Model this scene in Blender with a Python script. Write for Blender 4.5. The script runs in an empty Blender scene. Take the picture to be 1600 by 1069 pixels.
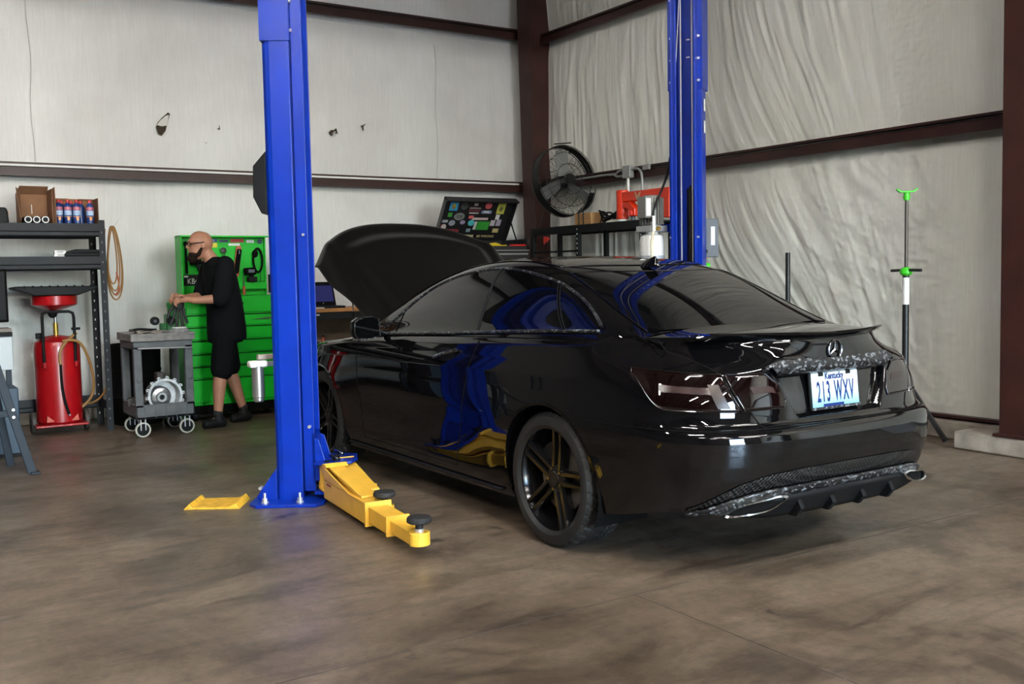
import bpy, bmesh, math, random
import numpy as np
from mathutils import Vector, Matrix
random.seed(7); np.random.seed(7)
PI = math.pi
sc = bpy.context.scene
col = sc.collection

# ------------------------------------------------------------------ camera
CAMH, YAW, PITCH, ROLL = 1.3079, .5757, -.0691, -.0188
cam_d = bpy.data.cameras.new('camera'); cam = bpy.data.objects.new('camera', cam_d); col.objects.link(cam)
cam_d.sensor_width = 36; cam_d.lens = 1556/1600*36; cam_d.clip_start = .05; cam_d.clip_end = 200
fwd = Vector((math.sin(YAW)*math.cos(PITCH), math.cos(YAW)*math.cos(PITCH), math.sin(PITCH)))
right = Vector((math.cos(YAW), -math.sin(YAW), 0)); up = right.cross(fwd)
r2 = right*math.cos(ROLL)+up*math.sin(ROLL); u2 = -right*math.sin(ROLL)+up*math.cos(ROLL)
cam.matrix_world = Matrix(((r2.x, u2.x, -fwd.x, 0), (r2.y, u2.y, -fwd.y, 0), (r2.z, u2.z, -fwd.z, CAMH), (0, 0, 0, 1)))
sc.camera = cam

# ------------------------------------------------------------------ world, daylight, exposure
w = bpy.data.worlds.new('sky'); sc.world = w; w.use_nodes = True
nt = w.node_tree; bg = nt.nodes['Background']
sky = nt.nodes.new('ShaderNodeTexSky'); sky.sky_type = 'NISHITA'; sky.sun_disc = False
sky.sun_elevation = math.radians(42); sky.sun_rotation = math.radians(70); sky.air_density = 1.0; sky.dust_density = 1.5
nt.links.new(sky.outputs[0], bg.inputs[0]); bg.inputs[1].default_value = 2.6
sc.view_settings.view_transform = 'Standard'; sc.view_settings.look = 'None'
sc.view_settings.exposure = 2.30; sc.view_settings.gamma = 1.0; sc.view_settings.use_curve_mapping = False
# building extents (metres): the camera stands at x=0, y=0
WX0, WX1, WY0, WY1, CEIL = -11.0, 6.98, -9.0, 10.15, 5.4
DOORS_BACK = [(0.5, 4.1)]   # open roll-up door in the wall behind the camera
DOORS_LEFT = []
DOORH = 3.9
def portal(loc, rot, sx, sy):
    l = bpy.data.lights.new('door_daylight_offscreen', 'AREA'); l.shape = 'RECTANGLE'; l.size = sx; l.size_y = sy
    l.cycles.is_portal = True
    o = bpy.data.objects.new('door_daylight_offscreen', l); o.location = loc; o.rotation_euler = rot; col.objects.link(o)
for a, b in DOORS_BACK: portal(((a+b)/2, WY0-.05, DOORH/2), (PI/2, 0, 0), b-a, DOORH)
for a, b in DOORS_LEFT: portal((WX0-.05, (a+b)/2, DOORH/2), (PI/2, 0, -PI/2), b-a, DOORH)

# ------------------------------------------------------------------ helpers
def nodes_of(m):
    m.use_nodes = True
    return m.node_tree, m.node_tree.nodes['Principled BSDF']
MATS = {}
def mat(name, c, rough=.5, metal=0, coat=0, spec=.5, noise=0, nscale=20, bump=0, bscale=60, emit=None, es=0, alpha=None, trans=0, rvar=0):
    if name in MATS: return MATS[name]
    m = bpy.data.materials.new(name); nt, b = nodes_of(m)
    c4 = (c[0], c[1], c[2], 1)
    b.inputs['Base Color'].default_value = c4; b.inputs['Roughness'].default_value = rough
    b.inputs['Metallic'].default_value = metal; b.inputs['Coat Weight'].default_value = coat
    b.inputs['Coat Roughness'].default_value = .02
    b.inputs['Specular IOR Level'].default_value = spec
    if trans: b.inputs['Transmission Weight'].default_value = trans
    if emit: b.inputs['Emission Color'].default_value = (*emit, 1); b.inputs['Emission Strength'].default_value = es
    tc = nt.nodes.new('ShaderNodeTexCoord')
    if noise or rvar:
        n = nt.nodes.new('ShaderNodeTexNoise'); n.inputs['Scale'].default_value = nscale; n.inputs['Detail'].default_value = 6
        nt.links.new(tc.outputs['Object'], n.inputs['Vector'])
        if noise:
            r = nt.nodes.new('ShaderNodeMapRange'); r.inputs[1].default_value = .3; r.inputs[2].default_value = .7
            r.inputs[3].default_value = 1-noise; r.inputs[4].default_value = 1+noise
            nt.links.new(n.outputs[0], r.inputs[0])
            mx = nt.nodes.new('ShaderNodeMix'); mx.data_type = 'RGBA'; mx.blend_type = 'MULTIPLY'; mx.inputs[0].default_value = 1
            mx.inputs[6].default_value = c4; nt.links.new(r.outputs[0], mx.inputs[7]); nt.links.new(mx.outputs[2], b.inputs['Base Color'])
        if rvar:
            r = nt.nodes.new('ShaderNodeMapRange'); r.inputs[1].default_value = .3; r.inputs[2].default_value = .7
            r.inputs[3].default_value = max(0, rough-rvar); r.inputs[4].default_value = rough+rvar
            nt.links.new(n.outputs[0], r.inputs[0]); nt.links.new(r.outputs[0], b.inputs['Roughness'])
    if bump:
        n2 = nt.nodes.new('ShaderNodeTexNoise'); n2.inputs['Scale'].default_value = bscale; n2.inputs['Detail'].default_value = 4
        nt.links.new(tc.outputs['Object'], n2.inputs['Vector'])
        bp = nt.nodes.new('ShaderNodeBump'); bp.inputs['Strength'].default_value = bump; bp.inputs['Distance'].default_value = .01
        nt.links.new(n2.outputs[0], bp.inputs['Height']); nt.links.new(bp.outputs[0], b.inputs['Normal'])
    MATS[name] = m
    return m

class MB:
    """collects shapes, links them as ONE mesh object"""
    def __init__(s): s.v = []; s.f = []
    def add(s, v, f):
        o = len(s.v); s.v += [tuple(map(float, p)) for p in v]; s.f += [tuple(int(i)+o for i in q) for q in f]; return s
    def box(s, x0, x1, y0, y1, z0, z1):
        v = [(x, y, z) for z in (z0, z1) for x, y in ((x0, y0), (x1, y0), (x1, y1), (x0, y1))]
        return s.add(v, [(3, 2, 1, 0), (4, 5, 6, 7), (0, 1, 5, 4), (1, 2, 6, 5), (2, 3, 7, 6), (3, 0, 4, 7)])
    def obox(s, c, ax, ay, az):
        """box from a centre and three half-axis vectors"""
        c, ax, ay, az = map(np.array, (c, ax, ay, az)); v = []
        for k in (-1, 1):
            for i, j in ((-1, -1), (1, -1), (1, 1), (-1, 1)): v.append(c+i*ax+j*ay+k*az)
        return s.add(v, [(3, 2, 1, 0), (4, 5, 6, 7), (0, 1, 5, 4), (1, 2, 6, 5), (2, 3, 7, 6), (3, 0, 4, 7)])
    def bar(s, a, b, wd, h, upv=(0, 0, 1)):
        a = np.array(a, float); b = np.array(b, float); d = b-a; L = np.linalg.norm(d); d /= L
        x = np.cross(d, upv); x /= np.linalg.norm(x); z = np.cross(x, d)
        return s.obox((a+b)/2, x*wd/2, d*L/2, z*h/2)
    def prism(s, poly, axis, a, b):
        """extrude a 2D polygon along an axis: poly lies in the two other axes (x,y,z order)"""
        n = len(poly); v = []
        for t in (a, b):
            for p, q in poly:
                v.append((t, p, q) if axis == 0 else (p, t, q) if axis == 1 else (p, q, t))
        f = [tuple(range(n))[::-1], tuple(range(n, 2*n))]+[(i, (i+1) % n, n+(i+1) % n, n+i) for i in range(n)]
        return s.add(v, f)
    def ring(s, loops, close=True, cap=True):
        """skin a list of loops (each a list of n points)"""
        n = len(loops[0]); v = [p for l in loops for p in l]; f = []
        for k in range(len(loops)-1):
            for i in range(n if close else n-1):
                j = (i+1) % n; f.append((k*n+i, k*n+j, (k+1)*n+j, (k+1)*n+i))
        if cap: f += [tuple(range(n))[::-1], tuple(range((len(loops)-1)*n, len(loops)*n))]
        return s.add(v, f)
    def lathe(s, prof, c=(0, 0, 0), axis=2, n=32, cap=True, a0=0, a1=2*PI):
        loops = []
        full = abs(a1-a0-2*PI) < 1e-6
        for r, h in prof:
            l = []
            for k in range(n if full else n+1):
                a = a0+(a1-a0)*k/n; x, y = r*math.cos(a), r*math.sin(a)
                p = (x, y, h) if axis == 2 else (h, x, y) if axis == 0 else (y, h, x)
                l.append((p[0]+c[0], p[1]+c[1], p[2]+c[2]))
            loops.append(l)
        return s.ring(loops, full, cap and full)
    def cyl(s, a, b, r, n=16, r2=None):
        return s.tube([a, b], r, n, r2=r2)
    def tube(s, pts, r, n=8, closed=False, r2=None, flat=1.0, upv=None):
        P = [np.array(p, float) for p in pts]; m = len(P); loops = []; px = None
        for i in range(m):
            d = (P[(i+1) % m]-P[i-1]) if closed else (P[min(i+1, m-1)]-P[max(i-1, 0)])
            d = d/(np.linalg.norm(d)+1e-12)
            if px is None:
                ref = np.array(upv if upv is not None else ((0, 0, 1) if abs(d[2]) < .9 else (1, 0, 0)), float)
                x = np.cross(d, ref)
            else: x = px-d*np.dot(px, d)
            x = x/(np.linalg.norm(x)+1e-12); y = np.cross(d, x); px = x
            rr = r if r2 is None else r+(r2-r)*i/(m-1)
            loops.append([P[i]+x*rr*math.cos(a)+y*rr*flat*math.sin(a) for a in [2*PI*k/n for k in range(n)]])
        if closed: loops.append(loops[0]); return s.ring(loops, True, False)
        return s.ring(loops, True, True)
    def sphere(s, c, rx, ry=None, rz=None, n=16, m=10):
        ry = ry or rx; rz = rz or rx
        loops = [[(c[0]+rx*math.sin(t)*math.cos(a), c[1]+ry*math.sin(t)*math.sin(a), c[2]-rz*math.cos(t)) for a in [2*PI*k/n for k in range(n)]]
                 for t in [PI*(j+.02)/(m+.04) for j in range(m+1)]]
        return s.ring(loops, True, True)
    def grid(s, A, flip=False):
        A = np.asarray(A, float); a, b = A.shape[:2]; f = []
        for i in range(a-1):
            for j in range(b-1):
                q = (i*b+j, i*b+j+1, (i+1)*b+j+1, (i+1)*b+j); f.append(q[::-1] if flip else q)
        return s.add(A.reshape(-1, 3), f)
    def mirror_x(s):
        n = len(s.v); s.v += [(-x, y, z) for x, y, z in s.v]; s.f += [tuple(i+n for i in q)[::-1] for q in s.f]; return s
    def xform(s, M): s.v = [tuple(M @ Vector(p)) for p in s.v]; return s
    def build(s, name, m, parent=None, smooth=35, bevel=0, loc=None, rotz=0, seg=2, solid=0, offset=1, merge=0):
        me = bpy.data.meshes.new(name); me.from_pydata(s.v, [], s.f); me.update()
        if merge:
            bm = bmesh.new(); bm.from_mesh(me); bmesh.ops.remove_doubles(bm, verts=bm.verts, dist=merge)
            bmesh.ops.recalc_face_normals(bm, faces=bm.faces); bm.to_mesh(me); bm.free()
        o = bpy.data.objects.new(name, me); col.objects.link(o)
        if isinstance(m, str): m = MATS[m]
        if m: me.materials.append(m)
        if smooth:
            me.shade_smooth(); me.set_sharp_from_angle(angle=math.radians(smooth))
        if parent: o.parent = parent
        if loc: o.location = loc
        if rotz: o.rotation_euler = (0, 0, rotz)
        if solid:
            md = o.modifiers.new('solid', 'SOLIDIFY'); md.thickness = solid; md.offset = offset
        if bevel:
            md = o.modifiers.new('bevel', 'BEVEL'); md.width = bevel; md.segments = seg; md.limit_method = 'ANGLE'; md.angle_limit = math.radians(40)
            md.harden_normals = False
        return o
def tag(o, label, cat, group=None):
    o['label'] = label; o['category'] = cat
    if group: o['group'] = group
    return o
def thing(name, label, cat, loc=(0, 0, 0), rotz=0, group=None):
    o = bpy.data.objects.new(name, None); col.objects.link(o); o.empty_display_size = .1
    o.location = loc; o.rotation_euler = (0, 0, rotz)
    return tag(o, label, cat, group)
def struct(o): o['kind'] = 'structure'; return o
def copy_part(o, parent, loc=None):
    c = o.copy(); col.objects.link(c); c.parent = parent
    if loc is not None: c.location = loc
    return c
def text(name, s, size, m, parent, M, depth=.0008, align='CENTER', sx=1.0, bold=0, gap=1.0):
    cu = bpy.data.curves.new('lettering', 'FONT'); cu.body = s; cu.size = size; cu.extrude = depth; cu.align_x = align; cu.align_y = 'CENTER'; cu.offset = bold
    cu.resolution_u = 3; cu.space_character = gap
    t = bpy.data.objects.new('lettering', cu); col.objects.link(t)
    dg = bpy.context.evaluated_depsgraph_get(); me = bpy.data.meshes.new_from_object(t.evaluated_get(dg))
    bpy.data.objects.remove(t); bpy.data.curves.remove(cu)
    me.transform(M @ Matrix.Scale(sx, 4, (1, 0, 0))); me.name = name
    o = bpy.data.objects.new(name, me); col.objects.link(o); me.materials.clear(); me.materials.append(MATS[m] if isinstance(m, str) else m)
    o.parent = parent
    return o
def frame(o, ex, ey):
    """matrix with the text plane's x and y along ex, ey"""
    ex = Vector(ex).normalized(); ey = Vector(ey).normalized(); ez = ex.cross(ey)
    return Matrix(((ex.x, ey.x, ez.x, o[0]), (ex.y, ey.y, ez.y, o[1]), (ex.z, ey.z, ez.z, o[2]), (0, 0, 0, 1)))
def spl(xs, ys):
    """natural cubic spline"""
    x = np.array(xs, float); y = np.array(ys, float); n = len(x); h = np.diff(x); A = np.eye(n); r = np.zeros(n)
    for i in range(1, n-1):
        A[i, i-1] = h[i-1]; A[i, i] = 2*(h[i-1]+h[i]); A[i, i+1] = h[i]
        r[i] = 6*((y[i+1]-y[i])/h[i]-(y[i]-y[i-1])/h[i-1])
    m = np.linalg.solve(A, r)
    def f(t):
        t = np.clip(np.asarray(t, float), x[0], x[-1]); i = np.clip(np.searchsorted(x, t)-1, 0, n-2); hh = h[i]
        a = (x[i+1]-t)/hh; b = (t-x[i])/hh
        return a*y[i]+b*y[i+1]+((a**3-a)*m[i]+(b**3-b)*m[i+1])*hh*hh/6
    return f
def pspl(pts): return spl([p[0] for p in pts], [p[1] for p in pts])
def lin(pts):
    xs = [p[0] for p in pts]; ys = [p[1] for p in pts]
    return lambda t: np.interp(t, xs, ys)
def sst(a, b, x): t = np.clip((np.asarray(x, float)-a)/(b-a), 0, 1); return t*t*(3-2*t)
def curve3(pts, n=40, closed=False):
    P = np.array(pts, float)
    if closed: P = np.vstack([P[-2:], P, P[:3]])
    d = np.r_[0, np.cumsum(np.linalg.norm(np.diff(P, axis=0), axis=1))]
    fs = [spl(d, P[:, k]) for k in range(3)]
    t = np.linspace(d[2], d[-3], n, endpoint=False) if closed else np.linspace(0, d[-1], n)
    return np.stack([f(t) for f in fs], -1)
def vnoise(shape, seed, sx, sy):
    """smooth value noise on a grid, sx/sy cells"""
    rng = np.random.RandomState(seed); g = rng.rand(int(sy)+3, int(sx)+3)
    yy = np.linspace(0, sy, shape[0]); xx = np.linspace(0, sx, shape[1])
    def at(y, x):
        yi = np.floor(y).astype(int); xi = np.floor(x).astype(int); fy = y-yi; fx = x-xi; fy = fy*fy*(3-2*fy); fx = fx*fx*(3-2*fx)
        return (g[yi, xi]*(1-fx)+g[yi, xi+1]*fx)*(1-fy)+(g[yi+1, xi]*(1-fx)+g[yi+1, xi+1]*fx)*fy
    return at(yy[:, None]+0*xx[None], xx[None]+0*yy[:, None])
# ------------------------------------------------------------------ surface materials
def concrete_mat():
    m = bpy.data.materials.new('stained_concrete'); nt, b = nodes_of(m); N = nt.nodes; L = nt.links
    tc = N.new('ShaderNodeTexCoord')
    def noise(scale, detail=6, rough=.6, dist=0, mapscale=None):
        n = N.new('ShaderNodeTexNoise'); n.inputs['Scale'].default_value = scale; n.inputs['Detail'].default_value = detail
        n.inputs['Roughness'].default_value = rough; n.inputs['Distortion'].default_value = dist
        if mapscale:
            mp = N.new('ShaderNodeMapping'); mp.inputs['Scale'].default_value = mapscale; L.new(tc.outputs['Object'], mp.inputs[0]); L.new(mp.outputs[0], n.inputs[0])
        else: L.new(tc.outputs['Object'], n.inputs[0])
        return n
    def ramp(src, stops):
        r = N.new('ShaderNodeValToRGB'); e = r.color_ramp.elements
        while len(e) < len(stops): e.new(.5)
        for k, (p, c) in enumerate(stops): e[k].position = p; e[k].color = (*c, 1)
        L.new(src.outputs[0], r.inputs[0]); return r
    def mix(a, bb, fac, mode='MULTIPLY'):
        x = N.new('ShaderNodeMix'); x.data_type = 'RGBA'; x.blend_type = mode; x.inputs[0].default_value = fac
        L.new(a, x.inputs[6]); L.new(bb, x.inputs[7]); return x.outputs[2]
    base = ramp(noise(.55, 8, .62, .4), [(.30, (.085, .063, .044)), (.5, (.160, .122, .088)), (.72, (.235, .186, .14))])
    blot = ramp(noise(1.35, 10, .76, .9), [(.38, (.26, .235, .21)), (.47, (.72, .69, .66)), (.58, (1.05, 1.05, 1.05))])
    streak = ramp(noise(3.2, 9, .75, .5, (.6, 2.6, 1)), [(.36, (.42, .39, .36)), (.52, (1, 1, 1))])
    fine = ramp(noise(22, 9, .78), [(.34, (.50, .48, .46)), (.5, (.86, .85, .84)), (.66, (1.12, 1.11, 1.10))])
    spots = ramp(noise(5.5, 3, .5), [(.265, (.16, .14, .12)), (.30, (1, 1, 1))])
    c = mix(base.outputs[0], blot.outputs[0], .72); c = mix(c, streak.outputs[0], .8); c = mix(c, fine.outputs[0], .8); c = mix(c, spots.outputs[0], .7)
    L.new(c, b.inputs['Base Color'])
    rr = ramp(noise(2.5, 6, .6), [(.3, (.30, .30, .30)), (.7, (.55, .55, .55))]); L.new(rr.outputs[0], b.inputs['Roughness'])
    bp = N.new('ShaderNodeBump'); bp.inputs['Strength'].default_value = .12; bp.inputs['Distance'].default_value = .004
    L.new(noise(60, 5).outputs[0], bp.inputs['Height']); L.new(bp.outputs[0], b.inputs['Normal'])
    MATS['concrete'] = m
def liner_mat(name, c, dirt, axis_scale):
    m = bpy.data.materials.new(name); nt, b = nodes_of(m); N = nt.nodes; L = nt.links
    tc = N.new('ShaderNodeTexCoord')
    def noise(scale, ms, detail=5, rough=.6):
        n = N.new('ShaderNodeTexNoise'); n.inputs['Scale'].default_value = scale; n.inputs['Detail'].default_value = detail; n.inputs['Roughness'].default_value = rough
        mp = N.new('ShaderNodeMapping'); mp.inputs['Scale'].default_value = ms; L.new(tc.outputs['Object'], mp.inputs[0]); L.new(mp.outputs[0], n.inputs[0]); return n
    n1 = noise(.8, (1, 1, 1)); r = N.new('ShaderNodeValToRGB'); e = r.color_ramp.elements
    e[0].position = .30; e[0].color = (*dirt, 1); e[1].position = .62; e[1].color = (*c, 1); L.new(n1.outputs[0], r.inputs[0])
    n2 = noise(30, axis_scale); r2 = N.new('ShaderNodeMapRange'); r2.inputs[1].default_value = .3; r2.inputs[2].default_value = .7; r2.inputs[3].default_value = .93; r2.inputs[4].default_value = 1.03
    L.new(n2.outputs[0], r2.inputs[0])
    x = N.new('ShaderNodeMix'); x.data_type = 'RGBA'; x.blend_type = 'MULTIPLY'; x.inputs[0].default_value = 1
    L.new(r.outputs[0], x.inputs[6]); L.new(r2.outputs[0], x.inputs[7]); L.new(x.outputs[2], b.inputs['Base Color'])
    b.inputs['Roughness'].default_value = .42; b.inputs['Specular IOR Level'].default_value = .35
    bp = N.new('ShaderNodeBump'); bp.inputs['Strength'].default_value = .25; bp.inputs['Distance'].default_value = .004
    L.new(n2.outputs[0], bp.inputs['Height'])
    n3 = noise(55, (1, 1, 1), 3); bp2 = N.new('ShaderNodeBump'); bp2.inputs['Strength'].default_value = .15; bp2.inputs['Distance'].default_value = .003
    L.new(n3.outputs[0], bp2.inputs['Height']); L.new(bp.outputs[0], bp2.inputs['Normal']); L.new(bp2.outputs[0], b.inputs['Normal'])
    MATS[name] = m
concrete_mat()
liner_mat('liner_back', (.63, .63, .61), (.54, .53, .51), (2.2, 1, .12))
liner_mat('liner_side', (.74, .73, .675), (.66, .64, .575), (1, 2.2, .12))
mat('girt_brown', (.030, .0105, .0085), .42, spec=.3, noise=.25, nscale=3)
mat('column_brown', (.036, .011, .008), .5, spec=.3, noise=.3, nscale=4, bump=.1, bscale=40)
mat('seam_grey', (.33, .33, .32), .6)
mat('tear_dark', (.035, .022, .012), .9, noise=.4, nscale=40)
mat('flap_pale', (.55, .53, .49), .6)
mat('kerb_concrete', (.27, .235, .195), .8, noise=.35, nscale=6, bump=.4, bscale=30)
mat('dark_panel', (.055, .048, .042), .6, noise=.3, nscale=1.5)
mat('roof_liner', (.24, .205, .175), .6, noise=.15, nscale=2)
mat('asphalt', (.22, .21, .20), .9, noise=.2, nscale=2)
mat('steel_sheet', (.32, .32, .32), .5)
mat('white_pipe', (.75, .75, .74), .4)
mat('tube_glow', (1, 1, 1), .5, emit=(1, .965, .91), es=60)
mat('fixture_white', (.7, .7, .7), .5)

# ------------------------------------------------------------------ floor, walls, ceiling
struct(MB().box(WX0, WX1+.2, WY0, WY1+.2, -.12, 0).build('floor', 'concrete', smooth=0))
struct(MB().box(WX0-40, WX1+40, WY0-40, WY1+40, -.3, -.13).build('ground_outside', 'asphalt', smooth=0))
mat('joint_dark', (.035, .03, .025), .9)
fl = bpy.data.objects['floor']
for a, b in (((-4, 3.05), (6.4, 3.05)), ((2.55, -4), (2.55, 3.05)), ):      # saw-cut joints
    MB().bar((a[0], a[1], .0004), (b[0], b[1], .0004), .004, .0008).build('floor_joint', 'joint_dark', fl, 0)

_VT = np.random.RandomState(99).rand(256, 256)
def vn2(x, y, seed):
    x = x+seed*7.13; y = y+seed*3.71; xi = np.floor(x).astype(int); yi = np.floor(y).astype(int); fx = x-xi; fy = y-yi; fx = fx*fx*(3-2*fx); fy = fy*fy*(3-2*fy)
    g = lambda a, b: _VT[b % 256, a % 256]
    return (g(xi, yi)*(1-fx)+g(xi+1, yi)*fx)*(1-fy)+(g(xi, yi+1)*(1-fx)+g(xi+1, yi+1)*fx)*fy
def wall_grid(a0, a1, z0, z1, na, nz): return np.meshgrid(np.linspace(a0, a1, na), np.linspace(z0, z1, nz))
# back wall liner: two bands, lightly billowed between the girts
def back_band(z0, z1, seed):
    A, Z = wall_grid(WX0, 7.0, z0, z1, 420, 60)
    v = (Z-z0)/(z1-z0); bulge = np.sin(PI*v)**.6
    d = .035*bulge*(.55+.9*vnoise(A.shape, seed, 14, 2))+.007*bulge*(vnoise(A.shape, seed+1, 170, 3)-.5)+.012*(vnoise(A.shape, seed+2, 40, 6)-.5)
    if z0 < 1:   # slack, crumpled sheet behind the shelving
        k = np.exp(-((A-1.2)/.5)**4)*np.clip((1.9-Z)/.4, 0, 1); d = d+k*(.030*(1-np.abs(2*vn2(A*5+Z*2, Z*6, 5)-1))+.012*(1-np.abs(2*vn2(A*14+Z*5, Z*11, 6)-1)))
    G = np.stack([A, WY1-.06-d, Z], -1)
    return G
bw = struct(MB().box(WX0-.2, WX1+.2, WY1, WY1+.12, 0, CEIL).build('wall_back', 'steel_sheet', smooth=0))
for z0, z1, sd in ((.16, 2.32, 11), (2.32, 4.02, 21), (4.02, CEIL, 31)):
    MB().grid(back_band(z0, z1, sd)).build('liner_sheet', 'liner_back', bw, 60)
# right wall liner: pleats, diagonal pulls and crumples
def ridged(n): return 1-np.abs(2*n-1)
def side_band(z0, z1, y0, y1, seed, diag):
    na, nz = 460, 170
    Y, Z = wall_grid(y0, y1, z0, z1, na, nz); v = (Z-z0)/(z1-z0)
    bulge = np.clip(np.sin(PI*v), 0, 1)**.5
    # lines of equal q run down a fold; the folds slew towards low y near the middle of the bay
    slew = diag*np.exp(-((Y-6.0)/1.1)**2)*(1-v)**1.5*1.5+.12*np.exp(-((Y-6.6)/1.6)**2)*(1-v)
    q = (Y+slew-y0)/(y1-y0)
    def fold(freq, sd, zs):
        rng = np.random.RandomState(sd); n = int(freq*1.4)+6; g = rng.rand(int(zs)+3, n); x = np.clip(q, 0, 1.38)*freq; zz = v*zs
        xi = np.floor(x).astype(int); fx = x-xi; fx = fx*fx*(3-2*fx); zi = np.floor(zz).astype(int); fz = zz-zi
        return (g[zi, xi]*(1-fx)+g[zi, xi+1]*fx)*(1-fz)+(g[zi+1, xi]*(1-fx)+g[zi+1, xi+1]*fx)*fz
    am = .35+.65*sst(4.4, 6.2, Y)
    am2 = vnoise(Y.shape, seed+9, 9, 3)
    d = .045*bulge*(.4+1.1*vnoise(Y.shape, seed, 5, 2))
    d = d+am*(.019*ridged(fold(34, seed+1, 2))*am2+.012*ridged(fold(80, seed+2, 3))+.006*ridged(fold(150, seed+3, 4)))*(.35+.65*bulge)
    # crumples slant with the pull of the sheet
    ca, sa = math.cos(.9), math.sin(.9); U1 = (Y*ca-Z*sa); V1 = (Y*sa+Z*ca)
    wob = .25*vn2(Y*1.7, Z*1.7, seed+7)
    if diag > .9:
        cr = np.exp(-((Y-5.25)/.85)**2)*(1-v*.25)
        d = d+cr*(.016*ridged(vn2((U1+wob)*7, V1*2.2, seed+4))+.009*ridged(vn2((U1+wob)*15, V1*5, seed+5))+.006*ridged(vn2(U1*26, V1*15, seed+6)))
        d = d+.010*np.exp(-((Y-4.75)/.3)**2)*ridged(vn2(Y*9, Z*16, seed+8))
    else:
        d = d+.006*np.exp(-((Y-4.85)/.25)**2)*ridged(vn2(Y*22, Z*20, seed+6))
    return np.stack([WX1-.05-d, Y, Z], -1)
rw = struct(MB().box(WX1, WX1+.12, WY0-.2, WY1+.12, 0, CEIL).build('wall_right', 'steel_sheet', smooth=0))
for z0, z1, sd, dg in ((.16, 2.32, 41, 1.0), (2.32, 4.02, 51, .35), (4.02, CEIL, 61, .1)):
    MB().grid(side_band(z0, z1, 3.95, 10.08, sd, dg), True).build('liner_sheet', 'liner_side', rw, 60)
    A, Z = wall_grid(WY0, 3.95, z0, z1, 200, 12)
    MB().grid(np.stack([WX1-.05-.02*vnoise(A.shape, sd, 60, 3), A, Z], -1), True).build('liner_sheet', 'liner_side', rw, 60)
# liner seams
for x in (1.37, 3.62, 5.55, -.9):
    for z0, z1 in ((2.4, 3.9),):
        MB().tube([(x+.012*math.sin(k*1.3+x), WY1-.098-.02*math.sin(PI*k/8), z0+(z1-z0)*k/8) for k in range(9)], .0022, 5).build('liner_seam', 'seam_grey', bw)
# tears in the back liner: dark backing, curled pale flap
def tear(name, pts, flap=None):
    y = WY1-.118; c = np.mean(pts, axis=0)
    v = [(c[0], y, c[1])]+[(x, y, z) for x, z in pts]; n = len(pts)
    o = MB().add(v, [(0, 1+i, 1+(i+1) % n) for i in range(n)]).build('liner_tear', 'tear_dark', bw, 0)
    if flap: MB().add([(x, y-.004-.02*k, z) for x, z, k in flap], [tuple(range(len(flap)))]).build('tear_flap', 'flap_pale', o, 0)
tear('t', [(2.455, 2.78), (2.475, 2.72), (2.505, 2.70), (2.545, 2.75), (2.575, 2.86), (2.595, 2.915), (2.575, 2.93), (2.51, 2.87), (2.47, 2.82)],
     [(2.463, 2.80, 0), (2.51, 2.79, .4), (2.555, 2.80, .6), (2.58, 2.905, .3), (2.55, 2.895, 0), (2.50, 2.85, 0)])
tear('t', [(3.045, 2.80), (3.07, 2.79), (3.078, 2.80), (3.072, 2.85), (3.066, 2.81)])
tear('t', [(2.925, 2.655), (2.937, 2.65), (2.937, 2.665)])
tear('t', [(4.24, 2.83), (4.27, 2.80), (4.31, 2.85), (4.345, 2.825), (4.325, 2.89), (4.295, 2.865), (4.265, 2.865)], [(4.27, 2.82, 0), (4.30, 2.855, .3), (4.32, 2.845, 0)])
tear('t', [(4.60, 2.92), (4.65, 2.935), (4.675, 2.955), (4.64, 2.945), (4.645, 2.88), (4.632, 2.88), (4.63, 2.94)])
o = MB().tube([(WX1-.075, 4.52, .80), (WX1-.08, 4.47, .95), (WX1-.075, 4.43, .82), (WX1-.075, 4.52, .795)], .004, 5).build('liner_tear', 'tear_dark', rw)
# kerb under the right wall, raised block by the column
struct(MB().box(6.80, WX1+.1, 3.2, WY1, 0, .135).build('trim_kerb', 'kerb_concrete', bevel=.012))
struct(MB().box(6.445, WX1, 2.2, 4.19, 0, .13).build('trim_footing', 'kerb_concrete', bevel=.015))
struct(MB().box(WX1-.13, WX1-.02, 3.9, WY1, .150, .172).build('trim_sill', 'girt_brown'))
struct(MB().box(WX0, 6.9, WY1-.14, WY1+.05, 0, .16).build('trim_kerb_back', 'kerb_concrete', bevel=.012))

# girts: inner flange, web, upper lip
def girt(n, axis, plane, a0, a1, z):
    sgn = -1
    b = MB()
    def bx(p0, p1, z0, z1):
        if axis == 'x': b.box(a0, a1, min(p0, p1), max(p0, p1), z0, z1)
        else: b.box(min(p0, p1), max(p0, p1), a0, a1, z0, z1)
    bx(plane, plane+.006, z, z+.082)           # inner flange
    bx(plane, plane+.2, z+.078, z+.084)        # web
    bx(plane+.004, plane+.03, z, z+.006)       # stiffening lip
    bx(plane+.012, plane+.030, z+.105, z+.125) # upper lip
    bx(plane+.02, plane+.2, z+.115, z+.121)
    return struct(b.build('trim_'+n, 'girt_brown', smooth=0))
girt('girt_back_low', 'x', 9.945, WX0, 6.75, 2.262)
girt('girt_back_high', 'x', 9.945, WX0, 6.75, 4.045)
girt('girt_right_low', 'y', 6.77, 3.95, 9.9, 2.262)
girt('girt_right_high', 'y', 6.77, 3.95, 9.9, 3.955)
girt('girt_right_front', 'y', 6.77, WY0, 3.75, 2.262)
struct(MB().cyl((WX0, 9.957, 2.357), (6.6, 9.957, 2.357), .0115, 8).build('trim_pipe', 'white_pipe'))

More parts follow.
